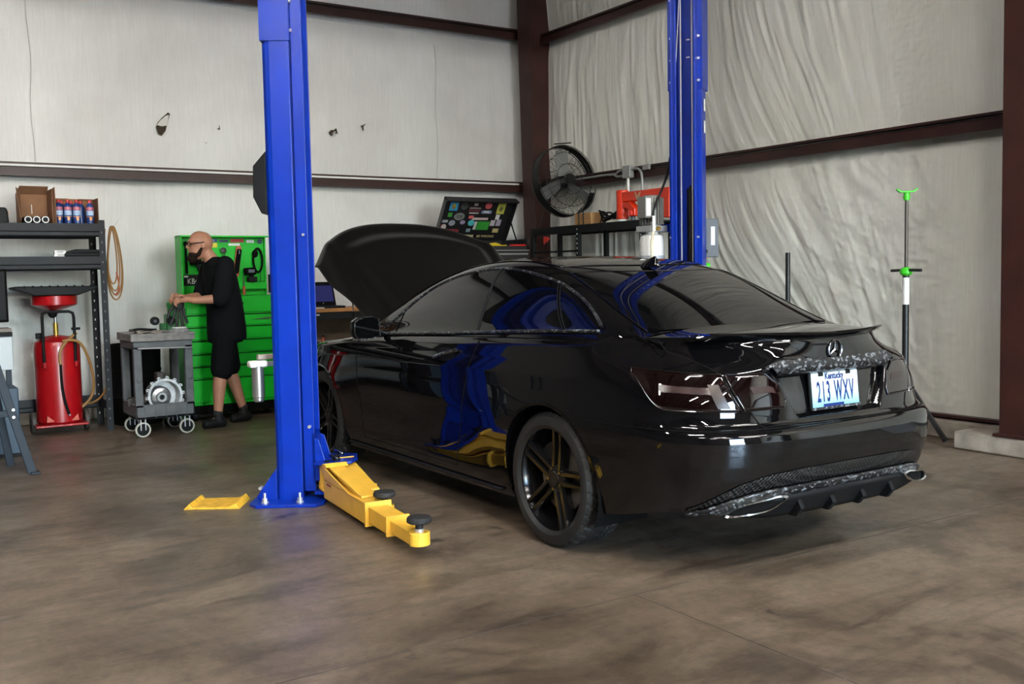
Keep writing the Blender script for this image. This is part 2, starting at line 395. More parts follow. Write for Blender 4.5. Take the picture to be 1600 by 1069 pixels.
# rigid-frame columns of the right wall
def column(n, y0, y1, xi, xi_top):
    b = MB(); ym = (y0+y1)/2
    b.add([(xi, y0, .13), (xi, y1, .13), (xi+.014, y1, .13), (xi+.014, y0, .13), (xi_top, y0, CEIL), (xi_top, y1, CEIL), (xi_top+.014, y1, CEIL), (xi_top+.014, y0, CEIL)],
          [(3, 2, 1, 0), (4, 5, 6, 7), (0, 1, 5, 4), (1, 2, 6, 5), (2, 3, 7, 6), (3, 0, 4, 7)])
    b.add([(xi+.01, ym-.005, .13), (WX1-.06, ym-.005, .13), (WX1-.06, ym+.005, .13), (xi+.01, ym+.005, .13), (xi_top+.01, ym-.005, CEIL), (WX1-.06, ym-.005, CEIL), (WX1-.06, ym+.005, CEIL), (xi_top+.01, ym+.005, CEIL)],
          [(3, 2, 1, 0), (4, 5, 6, 7), (0, 1, 5, 4), (1, 2, 6, 5), (2, 3, 7, 6), (3, 0, 4, 7)])
    b.box(WX1-.07, WX1-.056, y0, y1, .13, CEIL)
    b.box(xi-.03, WX1-.04, y0-.03, y1+.03, .13, .15)
    return struct(b.build('trim_'+n, 'column_brown', smooth=0))
column('column_corner', 9.60, 9.84, 6.62, 6.52)
column('column_right', 3.62, 3.86, 6.47, 6.44)
column('column_rear', -3.0, -2.76, 6.47, 6.40)
# white flashing strip beside the corner column
struct(MB().box(WX1-.075, WX1-.045, 9.64, 9.75, .16, CEIL).build('trim_flashing', 'white_pipe', smooth=0))

# ceiling with purlins and rafters, walls behind the camera with door openings
ceil = struct(MB().box(WX0-.2, WX1+.2, WY0-.2, WY1+.2, CEIL+.3, CEIL+.42).build('ceiling', 'roof_liner', smooth=0))
for k in range(13): struct(MB().box(WX0, WX1, -8.4+k*1.5, -8.33+k*1.5, CEIL+.08, CEIL+.3).build('trim_purlin', 'girt_brown', smooth=0))
for y in (9.72, 3.74, -2.88): struct(MB().box(WX0, 6.6, y-.1, y+.1, CEIL-.35, CEIL+.08).build('trim_rafter', 'column_brown', smooth=0))
def wall_with_doors(name, axis, plane, a0, a1, doors):
    b = MB(); cur = a0
    def bx(p, q, z0, z1):
        if axis == 'x': b.box(p, q, plane-.12, plane, z0, z1)
        else: b.box(plane-.12, plane, p, q, z0, z1)
    for d0, d1 in doors: bx(cur, d0, 0, CEIL+.3); bx(d0, d1, DOORH, CEIL+.3); cur = d1
    bx(cur, a1, 0, CEIL+.3)
    return struct(b.build(name, 'dark_panel', smooth=0))
wall_with_doors('wall_front', 'x', WY0, WX0-.2, WX1+.2, DOORS_BACK)
wall_with_doors('wall_left', 'y', WX0, WY0-.2, WY1+.2, DOORS_LEFT)
struct(MB().box(WX0-.2, WX1+.2, WY1+.1, WY1+.2, CEIL, CEIL+.42).build('wall_gable', 'liner_back', smooth=0))
struct(MB().box(WX1+.1, WX1+.2, WY0-.2, WY1+.2, CEIL, CEIL+.42).build('wall_eave', 'liner_back', smooth=0))
# strip lights under the roof
for i, (x, y) in enumerate([(-3.4, -5.8), (1.1, -5.8), (5.2, -5.8), (-3.4, -1.6), (1.1, -1.6), (5.0, -1.6), (0.6, 2.2), (-3.2, 4.6)]):
    t = thing('strip_light_offscreen', 'white twin-tube strip light under the roof', 'ceiling light', (x, y, CEIL-.12), 0, 'strip lights under the roof')
    MB().box(-1.22, 1.22, -.10, .10, .05, .12).build('housing', 'fixture_white', t, bevel=.01)
    for dy in (-.05, .05): MB().cyl((-1.2, dy, .03), (1.2, dy, .03), .016, 10).build('tube_offscreen', 'tube_glow', t)

# dark wall added out of view so the car's flank reflects dark
struct(MB().box(WX0, .22, 9.05, 9.12, 0, CEIL+.3).box(.15, .22, 9.12, WY1, 0, CEIL+.3).build('wall_flag_unseen', 'dark_panel', smooth=0))
# ------------------------------------------------------------------ the car
mat('car_paint', (.0022, .0022, .0026), .02, spec=.5)
mat('car_glass', (.0016, .0018, .002), .015, spec=.5)
mat('lamp_glass', (.0035, .0012, .0012), .02, spec=.75)
mat('lamp_inner', (.014, .002, .0015), .25, spec=.5)
mat('lamp_reflector', (.02, .013, .011), .3, metal=.5)
mat('tyre_rubber', (.014, .014, .014), .55, spec=.4, noise=.2, nscale=30)
mat('rim_black', (.005, .005, .0055), .16, spec=.4)
mat('rim_satin', (.007, .007, .007), .45, spec=.3)
mat('disc_steel', (.22, .20, .18), .4, metal=.8)
mat('black_plastic', (.0045, .005, .006), .55, spec=.16)
mat('matte_black', (.003, .003, .003), .9, spec=.1)
mat('chrome', (.72, .72, .73), .12, metal=1)
mat('dark_chrome', (.16, .16, .17), .16, metal=1)
mat('plate_white', (.62, .72, .80), .4)
mat('plate_blue', (.006, .022, .13), .5, spec=.2)
mat('plate_sky', (.30, .58, .80), .4)
mat('hood_paint', (.0035, .0032, .003), .34, spec=.4)
def flake_mat():
    m = bpy.data.materials.new('flake_trim'); nt, b = nodes_of(m); N = nt.nodes; L = nt.links
    tc = N.new('ShaderNodeTexCoord'); mp = N.new('ShaderNodeMapping'); mp.inputs['Scale'].default_value = (1, 1, 1.3); mp.inputs['Rotation'].default_value = (.5, .3, .4)
    v = N.new('ShaderNodeTexVoronoi'); v.inputs['Scale'].default_value = 90; v.inputs['Randomness'].default_value = 1
    L.new(tc.outputs['Object'], mp.inputs[0]); L.new(mp.outputs[0], v.inputs['Vector'])
    s = N.new('ShaderNodeSeparateColor'); L.new(v.outputs['Color'], s.inputs[0])
    r = N.new('ShaderNodeValToRGB'); e = r.color_ramp.elements; e[0].position = .45; e[0].color = (.006, .006, .007, 1); e[1].position = .97; e[1].color = (.17, .18, .195, 1)
    k = e.new(.75); k.color = (.02, .02, .022, 1); b.inputs['Specular IOR Level'].default_value = .25
    L.new(s.outputs[0], r.inputs[0]); L.new(r.outputs[0], b.inputs['Base Color']); b.inputs['Roughness'].default_value = .3; b.inputs['Coat Weight'].default_value = .2
    MATS['flake'] = m
def honey_mat():
    m = bpy.data.materials.new('bumper_mesh'); nt, b = nodes_of(m); N = nt.nodes; L = nt.links
    tc = N.new('ShaderNodeTexCoord'); mp = N.new('ShaderNodeMapping'); mp.inputs['Rotation'].default_value = (0, PI/4, 0)
    v = N.new('ShaderNodeTexVoronoi'); v.inputs['Scale'].default_value = 70; v.inputs['Randomness'].default_value = .0; v.feature = 'F1'
    L.new(tc.outputs['Object'], mp.inputs[0]); L.new(mp.outputs[0], v.inputs['Vector'])
    r = N.new('ShaderNodeValToRGB'); e = r.color_ramp.elements; e[0].position = .42; e[0].color = (.001, .001, .001, 1); e[1].position = .62; e[1].color = (.018, .018, .018, 1)
    L.new(v.outputs['Distance'], r.inputs[0]); L.new(r.outputs[0], b.inputs['Base Color']); b.inputs['Roughness'].default_value = .3
    bp = N.new('ShaderNodeBump'); bp.inputs['Strength'].default_value = 1; bp.inputs['Distance'].default_value = .006
    L.new(v.outputs['Distance'], bp.inputs['Height']); L.new(bp.outputs[0], b.inputs['Normal'])
    MATS['honey'] = m
def plate_mat():
    m = bpy.data.materials.new('plate_print'); nt, b = nodes_of(m); N = nt.nodes; L = nt.links
    tc = N.new('ShaderNodeTexCoord'); sx = N.new('ShaderNodeSeparateXYZ'); L.new(tc.outputs['Object'], sx.inputs[0])
    mr = N.new('ShaderNodeMapRange'); mr.inputs[1].default_value = -.075; mr.inputs[2].default_value = .04; L.new(sx.outputs[2], mr.inputs[0])
    r = N.new('ShaderNodeValToRGB'); e = r.color_ramp.elements; e[0].color = (.16, .50, .74, 1); e[1].color = (.66, .76, .82, 1); k = e.new(.45); k.color = (.42, .68, .80, 1)
    L.new(mr.outputs[0], r.inputs[0]); L.new(r.outputs[0], b.inputs['Base Color']); b.inputs['Roughness'].default_value = .4; MATS['plate_print'] = m
flake_mat(); honey_mat(); plate_mat()
CX, CY = 3.55, 2.77
car = thing('car', 'glossy black two-door coupe with raised hood between the lift columns', 'car', (CX, CY, 0))
AX_R, AX_F, AXZ, ARCH = 1.064, 3.824, .325, .372
# plan outline at bumper height, rear centre -> side -> front centre
PC = [(0, 0), (.2, .004), (.4, .022), (.56, .056), (.69, .118), (.775, .215), (.828, .36), (.860, .56), (.881, .82), (.890, 1.1), (.891, 1.5), (.887, 2.1),
      (.885, 2.7), (.887, 3.3), (.884, 3.75), (.862, 4.08), (.80, 4.36), (.68, 4.53), (.5, 4.62), (.25, 4.665), (0, 4.68)]
_P = np.array([(-PC[2][0], PC[2][1]), (-PC[1][0], PC[1][1])]+PC+[(-PC[-2][0], PC[-2][1])])
_d = np.r_[0, np.cumsum(np.linalg.norm(np.diff(_P, axis=0), axis=1))]; _d -= _d[2]
X0f, S0f = spl(_d, _P[:, 0]), spl(_d, _P[:, 1]); TEND = _d[-2]
_tt = np.linspace(0, TEND, 4000); _ss = S0f(_tt); t_of_s = lambda s: np.interp(s, _ss, _tt); t_of_x = lambda x: np.interp(x, X0f(_tt[:1200]), _tt[:1200])
wz = pspl([(.14, .925), (.22, .955), (.30, .975), (.40, .990), (.50, 1.0), (.60, 1.002), (.70, .996), (.78, .988), (.84, .978), (.90, .960), (.96, .938), (1.02, .915)])
drz = lin([(.2, .17), (.28, .11), (.33, .075), (.38, .045), (.44, .018), (.50, .004), (.55, 0), (.60, 0), (.628, .006), (.642, .020), (.652, .046), (.665, .062), (.70, .070), (.78, .082), (.88, .105), (.93, .110), (.97, .108), (1.03, .100)])
dfz = lin([(.2, -.12), (.4, 0), (.55, 0), (.7, -.10), (.8, -.25), (.9, -.4)])
zbf = lin([(0, .30), (.06, .315), (.2, .30), (.5, .245), (.75, .215), (1.5, .172), (2.5, .165), (3.4, .165), (4.2, .2), (4.7, .2)])
zshf = pspl([(-.1, .975), (.2, .978), (.5, .980), (.9, .982), (1.7, .968), (2.5, .943), (3.0, .922), (3.3, .900), (3.8, .855), (4.2, .80), (4.5, .72), (4.75, .66)])
zdeck = pspl([(-.1, .985), (0, .995), (.2, 1.022), (.45, 1.040), (.65, 1.048), (1.0, 1.05), (2.0, 1.04), (3.2, .96), (3.5, .93), (4.0, .87), (4.7, .70)])
xwf = pspl([(-.1, .75), (.1, .77), (.4, .80), (.8, .825), (1.3, .835), (2.0, .832), (3.3, .825), (4.0, .80), (4.7, .6)])
def ztop(x, s):
    r = np.clip(np.abs(x)/xwf(s), 0, 1); return zshf(s)+(zdeck(s)-zshf(s))*(1-r**2.6)
def body_xs(t, z, v=None):
    X, S = X0f(t), S0f(t); fr = 1-sst(.12, 1.0, S); ff = sst(3.7, 4.5, S)
    wv = wz(z)
    mid = sst(1.5, 2.0, S)*(1-sst(3.0, 3.5, S))
    x = X*wv
    x = x-.014*mid*np.exp(-((z-.50)/.11)**2)+.006*mid*np.exp(-((z-.30)/.05)**2)      # hollow door flank over a sill bulge
    crease = .800+.018*(2.3-S)
    x = x+.007*np.clip(1-np.abs(z-crease)/.07, 0, 1)*sst(.35, .8, S)*(1-sst(3.5, 4.2, S))
    x = x+.016*np.exp(-((S-AX_R-.05)/.52)**2)*np.exp(-((z-.60)/.15)**2)                # rear haunch
    x = x+.012*np.exp(-((S-AX_F)/.42)**2)*np.exp(-((z-.60)/.15)**2)
    crn = .15*(np.abs(X)/.62)**2*sst(.87, 1.0, z)*(1-sst(.55, .95, S))
    x = x*(1-(.008*sst(.64, .70, z)+.090*sst(.72, 1.0, z))*fr*sst(.30, .75, X))
    s = S+drz(z)*fr+dfz(z)*ff+crn*fr
    half = .275+.11*(z-.68)/.19
    s = s+.040*sst(0, .022, half-np.abs(X))*sst(.668, .688, z)*(1-sst(.868, .882, z))*(S < .3)
    if v is not None:
        k = np.clip((v-.955)/.045, 0, 1)**2; x = x*(1-.022*k); s = s+.016*k*fr
    return x, s
NV = 132
tcols = np.unique(np.r_[np.linspace(0, t_of_x(.79), 118), np.linspace(t_of_x(.79), t_of_s(.7), 44), np.linspace(t_of_s(.7), t_of_s(1.5), 92), np.linspace(t_of_s(1.5), t_of_s(3.4), 70),
                        np.linspace(t_of_s(3.4), t_of_s(4.25), 92), np.linspace(t_of_s(4.25), TEND, 40)])
vrow = np.linspace(0, 1, NV)
T, V = np.meshgrid(tcols, vrow, indexing='ij')
S0 = S0f(T); ZB = zbf(S0)
xx, ss_ = body_xs(T, zshf(S0)); ZT = ztop(xx, ss_)
for _ in range(2): xx, ss_ = body_xs(T, ZT, np.ones_like(T)); ZT = ztop(xx, ss_)
Z = ZB+(ZT-ZB)*V; XB, SB = body_xs(T, Z, V)
def side_x(s, z):
    return body_xs(t_of_s(s), z)[0]
# trim the wheel arches: snap the last row inside the circle to it
G = np.stack([XB, SB, Z], -1); nt_, nv_ = T.shape
inside = np.zeros(T.shape, bool); rad = np.zeros(T.shape)
for ax in (AX_R, AX_F):
    d = np.hypot(SB-ax, Z-AXZ); m_ = (d < ARCH) & (XB > .5); inside |= m_
    m2 = (d < ARCH*1.0) & (XB > .5)
    f_ = np.where(m2, ARCH/np.maximum(d, 1e-6), 1)
    ns, nz_ = ax+(SB-ax)*f_, AXZ+(Z-AXZ)*f_
    keepx = side_x(ns, nz_)
    G[..., 0] = np.where(m2, keepx, G[..., 0]); G[..., 1] = np.where(m2, ns, G[..., 1]); G[..., 2] = np.where(m2, nz_, G[..., 2])
fl_ = []
idx = np.arange(nt_*nv_).reshape(nt_, nv_)
for i in range(nt_-1):
    for j in range(nv_-1):
        q = ((i, j), (i+1, j), (i+1, j+1), (i, j+1))
        if sum(inside[a] for a in q) >= 3: continue
        fl_.append(tuple(idx[a] for a in q))
shell = MB(); shell.add(G.reshape(-1, 3), fl_)
# deck from the shoulder inwards, to behind the cowl
kd = [i for i in range(nt_) if S0[i, 0] < 3.42]
U = np.linspace(0, 1, 44)**1.0
D = np.zeros((len(kd), len(U), 3))
for a, i in enumerate(kd):
    x1, s1 = G[i, -1, 0], G[i, -1, 1]
    xs_ = x1*(1-U); ss2 = s1+(max(s1, .50)-s1)*U
    D[a] = np.stack([xs_, ss2, ztop(xs_, ss2)], -1)
shell.grid(D, True)
# fender tops beside the open engine bay
kf = [i for i in range(nt_) if 3.38 < S0[i, 0] < 4.5]
UF = np.linspace(0, 1, 8); F = np.zeros((len(kf), 8, 3))
for a, i in enumerate(kf):
    x1, s1, z1 = G[i, -1]; xi = min(x1-.03, .70)
    xs_ = x1+(xi-x1)*UF; F[a] = np.stack([xs_, 0*UF+s1, z1+.018*np.sin(PI/2*UF)], -1)
shell.grid(F, True)
lip = [F[:, -1].copy(), F[:, -1].copy()]; lip[1][:, 2] -= .1
shell.grid(np.stack(lip, 1), True)
shell.mirror_x()
me = bpy.data.meshes.new('shell'); me.from_pydata(shell.v, [], shell.f)
bm = bmesh.new(); bm.from_mesh(me); bmesh.ops.remove_doubles(bm, verts=bm.verts, dist=.0004)
loose = [v for v in bm.verts if not v.link_faces]; bmesh.ops.delete(bm, geom=loose, context='VERTS')
DF = ((3.15, .27), (3.21, .77)); DR = ((1.93, .31), (1.72, .99)); DB = .262; BZ = .648
TS = (.47, .648, .665, .975)
def pl(co, no): bmesh.ops.bisect_plane(bm, geom=bm.verts[:]+bm.edges[:]+bm.faces[:], dist=1e-5, plane_co=co, plane_no=no)
pl((0, DF[0][0], DF[0][1]), (0, DF[1][1]-DF[0][1], -(DF[1][0]-DF[0][0])))
pl((0, DR[0][0], DR[0][1]), (0, DR[1][1]-DR[0][1], -(DR[1][0]-DR[0][0])))
pl((0, 0, DB), (0, 0, 1)); pl((0, 0, BZ), (0, 0, 1)); pl((0, .66, 0), (0, 1, 0))
pl((TS[0], 0, TS[1]), (TS[3]-TS[1], 0, -(TS[2]-TS[0]))); pl((-TS[0], 0, TS[1]), (-(TS[3]-TS[1]), 0, -(TS[2]-TS[0])))
def on_line(L_, z): return L_[0][0]+(L_[1][0]-L_[0][0])*(z-L_[0][1])/(L_[1][1]-L_[0][1])
groups = {}
for f in bm.faces:
    c = f.calc_center_median(); x, s, z = c
    if s > on_line(DF, z): g = 'front_fender_L' if x < 0 else 'front_fender_R'
    elif s > on_line(DR, z) and z > DB and abs(x) > .80: g = 'door_L' if x < 0 else 'door_R'
    elif s < .80 and z < BZ: g = 'rear_bumper'
    elif s < .66 and abs(x) < TS[0]+(TS[2]-TS[0])*(z-TS[1])/(TS[3]-TS[1]): g = 'trunk_lid'
    else: g = 'body_shell'
    groups.setdefault(g, []).append(f.index)
bm.faces.ensure_lookup_table()
CARP = {}
for g, ids in groups.items():
    sel = set(ids); used = {}; vs = []; fs = []
    for i in ids:
        q = []
        for v in bm.faces[i].verts:
            if v.index not in used: used[v.index] = len(vs); vs.append(tuple(v.co))
            q.append(used[v.index])
        fs.append(tuple(q))
    nm = g.replace('_L', '').replace('_R', '') if g[-2:] in ('_L', '_R') else g
    CARP[g] = MB().add(vs, fs).build(nm, 'car_paint', car, 50)
bm.free()
def seam(pts, r=.0028, m='matte_black', parent=None, name='panel_gap'): return MB().tube(pts, r, 6).build(name, m, parent or CARP['body_shell'])
def side_line(pts, off=.0):
    """pts (s,z) -> left-side polyline on the flank"""
    return [(-(float(side_x(s, z))+off), float(s), float(z)) for s, z in pts]
for sg in (1, -1):
    fx = lambda P: [(sg*x, y, z) for x, y, z in P]
    zz = np.linspace(DB, .955, 26); seam(fx(side_line([(on_line(DR, z), z) for z in zz])))
    zz = np.linspace(DB, .90, 26); seam(fx(side_line([(on_line(DF, z), z) for z in zz])))
    seam(fx(side_line([(s, DB) for s in np.linspace(on_line(DR, DB), on_line(DF, DB), 30)])))
    seam(fx(side_line([(s, BZ) for s in np.linspace(.30, .84, 24)])), .002)
    tsm = []
    for z in np.linspace(BZ, .955, 22):
        xt = TS[0]+(TS[2]-TS[0])*(z-TS[1])/(TS[3]-TS[1])
        tg = np.linspace(0, t_of_s(.6), 600); xs_, s2_ = body_xs(tg, np.full(600, z)); k = int(np.argmin(np.abs(xs_-xt))); tsm.append((-xt, float(s2_[k]), float(z)))
    for s in np.linspace(tsm[-1][1]+.03, .66, 14): tsm.append((-.675, s, float(ztop(.675, s))))
    seam(fx(tsm), .003)
tg = np.linspace(0, t_of_s(.28), 60); bs = [(float(a), float(b), BZ) for a, b in zip(*body_xs(tg, np.full(60, BZ)))]
seam([(-x, y, z) for x, y, z in bs[::-1]]+bs[1:], .0035)

# --- greenhouse
zc = pspl([(.50, .985), (.65, 1.055), (.9, 1.165), (1.15, 1.262), (1.35, 1.325), (1.6, 1.376), (1.9, 1.398), (2.2, 1.390), (2.5, 1.345), (2.8, 1.252), (3.1, 1.115), (3.35, .97), (3.45, .90)])
zr = pspl([(.50, .965), (.65, 1.015), (.9, 1.115), (1.15, 1.225), (1.35, 1.295), (1.6, 1.338), (1.9, 1.350), (2.2, 1.328), (2.5, 1.270), (2.8, 1.175), (3.1, 1.040), (3.35, .91), (3.45, .86)])
xr = pspl([(.50, .66), (.8, .625), (1.2, .595), (1.6, .592), (2.0, .600), (2.4, .620), (2.8, .665), (3.1, .715), (3.45, .76)])
_o = np.argsort(G[:, -1, 1]); _o = [i for i in _o if S0[i, 0] > .16 and S0[i, 0] < 4.4]; _shS = G[_o, -1, 1]; _shX = G[_o, -1, 0]
def sect(s, n=60):
    xs0 = float(np.interp(s, _shS, _shX))-.006; zb0 = float(ztop(xs0, s))-.010
    R_ = np.array([float(xr(s)), float(zr(s))]); C_ = np.array([0, float(zc(s))]); B_ = np.array([xs0, zb0])
    cp = [B_, B_+(R_-B_)*.12+np.array([-.006, 0]), B_+(R_-B_)*.38+np.array([.010, .004]), B_+(R_-B_)*.72+np.array([.018, .010]), R_+np.array([.004, .006]),
          np.array([R_[0]*.80, C_[1]-(C_[1]-R_[1])*.36]), np.array([R_[0]*.5, C_[1]-(C_[1]-R_[1])*.09]), np.array([R_[0]*.2, C_[1]])]
    cp = [2*cp[0]-cp[1]]+cp+[np.array([-cp[-1][0], cp[-1][1]])]
    cp = np.array(cp); out = []
    m = len(cp)-3
    for u in np.linspace(0, m, n):
        i = min(int(u), m-1); t = u-i
        b = np.array([(1-t)**3, 3*t**3-6*t*t+4, -3*t**3+3*t*t+3*t+1, t**3])/6
        out.append(b @ cp[i:i+4])
    out = np.array(out); out[-1, 0] = 0
    return out
GS = np.linspace(.50, 3.44, 120); GH = np.array([sect(s) for s in GS])
A = np.zeros((120, 60, 3)); A[..., 0] = -GH[..., 0]; A[..., 1] = GS[:, None]; A[..., 2] = GH[..., 1]
roof = MB().grid(A, True); roof.mirror_x(); roof_o = roof.build('roof', 'car_paint', car, 60, merge=.0005)
def gh_normal(s, u):
    i = int(np.clip((s-.50)/(2.94)*119, 1, 118)); j = int(np.clip(u, 1, 58))
    du = A[i, j+1]-A[i, j-1]; ds = A[i+1, j]-A[i-1, j]; n = np.cross(ds, du); n /= np.linalg.norm(n)
    return n if n[2] > 0 or n[0] < 0 else -n
def gh_at_z(s, z, off=.0):
    """left-side greenhouse point at height z"""
    c = sect(s); k = int(np.argmax(c[:, 1] >= z)) if (c[:, 1] >= z).any() else 59
    k = max(k, 1); f = (z-c[k-1, 1])/max(c[k, 1]-c[k-1, 1], 1e-6); f = min(max(f, 0), 1); x = c[k-1, 0]+(c[k, 0]-c[k-1, 0])*f
    dx, dz = c[k]-c[k-1]; n = np.array([dz, -dx]); n /= (np.linalg.norm(n)+1e-9)
    n = n if n[0] > 0 else -n
    return (-(x+n[0]*off), s, z+n[1]*off)
wtop = pspl([(.84, 1.043), (.948, 1.104), (1.049, 1.155), (1.168, 1.206), (1.282, 1.246), (1.421, 1.278), (1.559, 1.302), (1.697, 1.318), (1.852, 1.326), (2.026, 1.319), (2.219, 1.298), (2.407, 1.258), (2.575, 1.196), (2.726, 1.110), (2.90, 1.0), (3.0, .945)])
wbot = lin([(.83, 1.034), (1.2, 1.024), (1.6, 1.006), (2.1, .980), (2.78, .948), (3.0, .936)])
def window(s0, s1, fs0, fs1, name, n=40, m=14, off=.004):
    """pane between belt and arch; fs0/fs1 lean of its ends"""
    g = np.zeros((n, m, 3))
    for i in range(n):
        for j in range(m):
            v = j/(m-1); a, b = s0+fs0*v, s1+fs1*v; s = a+(b-a)*i/(n-1)
            z = float(wbot(s))+(float(wtop(s))-float(wbot(s)))*v; g[i, j] = gh_at_z(s, z, off)
    return g
panes = [(.86, 1.048, 0, .217, 'q'), (1.078, 1.815, .217, .02, 'r'), (1.838, 2.78, .02, -.03, 'f'), (2.80, 2.96, -.03, -.02, 't')]
for sg in (-1, 1):
    for s0, s1, f0, f1, n_ in panes:
        b = MB().grid(window(s0, s1, f0, f1, n_), False)
        if sg == 1: b.v = [(-x, y, z) for x, y, z in b.v]; b.f = [q[::-1] for q in b.f]
        b.build('side_window', 'car_glass', car, 60)
    # flake-patterned window surround
    top = [gh_at_z(s, float(wtop(s))+.004, .004) for s in np.r_[np.linspace(.85, 1.1, 14), np.linspace(1.12, 2.96, 50)]]
    bot = [gh_at_z(s, float(wbot(s))-.004, .006) for s in np.linspace(.842, 2.99, 60)]
    fx = (lambda P: P) if sg == -1 else (lambda P: [(-x, y, z) for x, y, z in P])
    MB().tube(fx(top), .0085, 8).build('window_trim', 'flake', car)
    MB().tube(fx(bot), .0095, 8).build('window_trim', 'flake', car)
    for (sb, ft) in ((1.063, .217), (1.8265, .02)):
        pts = []
        for v in np.linspace(0, 1, 14):
            s = sb+ft*v; pts.append(gh_at_z(s, float(wbot(s))+(float(wtop(s))-float(wbot(s)))*v, .006))
        for dd in ((-.006, .006) if sb > 1.5 else (-.010, .010)):
            MB().tube(fx([(x, y+dd, z) for x, y, z in pts]), .003, 6).build('window_divider', 'black_plastic', car)
def gh_patch(edge, s0, s1, n, m, off):
    """pane across the car between two curves; edge(s) = half width"""
    g = np.zeros((n, m, 3))
    for i in range(n):
        s_ = s0+(s1-s0)*i/(n-1)
        for j in range(m):
            q = -1+2*j/(m-1); x = q*edge(s_); s = s_+.055*(q*q)*(1 if s0 < 2 else -1)*(1-abs(2*(s_-s0)/(s1-s0)-1)*0)
            c = sect(s)[::-1]; z = np.interp(abs(x), c[:, 0], c[:, 1]); g[i, j] = (x, s, z)
    # push out along z-ish normal
    du = np.gradient(g, axis=0); dv = np.gradient(g, axis=1); nn = np.cross(dv, du); nn /= np.linalg.norm(nn, axis=-1, keepdims=True); nn[nn[..., 2] < 0] *= -1
    return g+nn*off
rgl = gh_patch(lin([(.6, .60), (.9, .575), (1.3, .53)]), .60, 1.27, 30, 40, .004)
MB().grid(rgl).build('rear_window', 'car_glass', car, 60)
for P in (rgl[:, 0], rgl[:, -1], rgl[-1]): seam([tuple(p) for p in P], .0035, 'dark_chrome', car, 'window_seal')
wgl = gh_patch(lin([(2.35, .56), (3.2, .68)]), 2.42, 3.25, 24, 30, .004)
MB().grid(wgl).build('windshield', 'car_glass', car, 60)
# glass roof panel with its joint lines
rp = gh_patch(lin([(1.4, .50), (2.3, .53)]), 1.40, 2.28, 24, 30, .003)
MB().grid(rp).build('roof_panel', 'car_glass', car, 60)
for P in (rp[:, 0], rp[:, -1], rp[0], rp[-1]): seam([tuple(p) for p in P], .0022, 'dark_chrome', car, 'roof_gap')
# shark-fin aerial
fin = MB()
loops = []
for k in range(9):
    u = k/8; h = .058*u; ln = .085*(1-u)**.8+.008; wd = .022*(1-u)+.003; cy_ = 1.335-.052*u**1.5
    loops.append([(wd*math.cos(a), cy_+ln*math.sin(a), float(zc(1.335))-.012+.016*math.cos(0)+h) for a in [2*PI*q/16 for q in range(16)]])
fin.ring(loops).build('roof_aerial', 'car_paint', car)

# --- spoiler lip along the trunk edge
def edge_pt(x, dz=0, ds=0):
    t = t_of_x(abs(x)/.93); s = float(body_xs(np.array([t]), np.array([.985]))[1][0]); return (x, s+ds, float(ztop(x, s))+dz)
loops = []
for x in np.linspace(-.60, .60, 61):
    k = sst(0, .09, .60-abs(x)); e = edge_pt(x)
    loops.append([(x, e[1]+.075, float(ztop(x, e[1]+.075))-.004), (x, e[1]+.02, e[2]+.008+.004*k), (x, e[1]-.012-.012*k, e[2]+.014+.008*k), (x, e[1]-.016-.014*k, e[2]+.010+.008*k), (x, e[1]-.014-.012*k, e[2]+.002+.008*k), (x, e[1]+.006, e[2]-.008)])
MB().ring(loops).build('spoiler', 'car_paint', car, 40)
# --- body strip patches on the rear face: rows of (x, z_low, z_high)
def rear_patch(xs, zl, zh, off, m=10, tip=None):
    g = np.zeros((len(xs), m, 3))
    for i, x in enumerate(xs):
        for j in range(m):
            z = zl(x)+(zh(x)-zl(x))*j/(m-1); t = t_of_x(abs(x)) if abs(x) < .70 else None
            X_, S_ = body_xs(np.array([t_of_x(min(abs(x), .82))]), np.array([z])); g[i, j] = (np.sign(x)*X_[0] if x else 0, S_[0], z)
    du = np.gradient(g, axis=0); dv = np.gradient(g, axis=1); n = np.cross(dv, du); n /= np.linalg.norm(n, axis=-1, keepdims=True)
    n[n[..., 1] > 0] *= -1
    return g+n*off
# trim bar over the plate
bar_x = np.linspace(-.44, .44, 60)
gb = rear_patch(bar_x, lambda x: .876+.012*sst(.36, .44, abs(x)), lambda x: .916-.026*sst(.35, .44, abs(x))-.004*(abs(x)/.46)**2, .013, 6); MB().grid(gb).build('plate_trim_bar', 'flake', car, 60, solid=.016, offset=-1)
# star badge
bx_, by_, bz_ = 0, float(body_xs(np.array([0.]), np.array([.945]))[1][0])-.006, .948
b = MB(); b.tube([(bx_+.042*math.cos(a), by_, bz_+.042*math.sin(a)) for a in np.linspace(0, 2*PI, 33)[:-1]], .0042, 6, closed=True)
for a in (PI/2, PI/2+2*PI/3, PI/2-2*PI/3):
    e = (bx_+.041*math.cos(a), by_, bz_+.041*math.sin(a)); p = (-math.sin(a)*.007, math.cos(a)*.007)
    b.add([(bx_+p[0], by_, bz_+p[1]), e, (bx_-p[0], by_, bz_-p[1]), (bx_, by_-.005, bz_)], [(0, 1, 3), (1, 2, 3), (2, 0, 3)])
b.build('star_badge', 'dark_chrome', car)
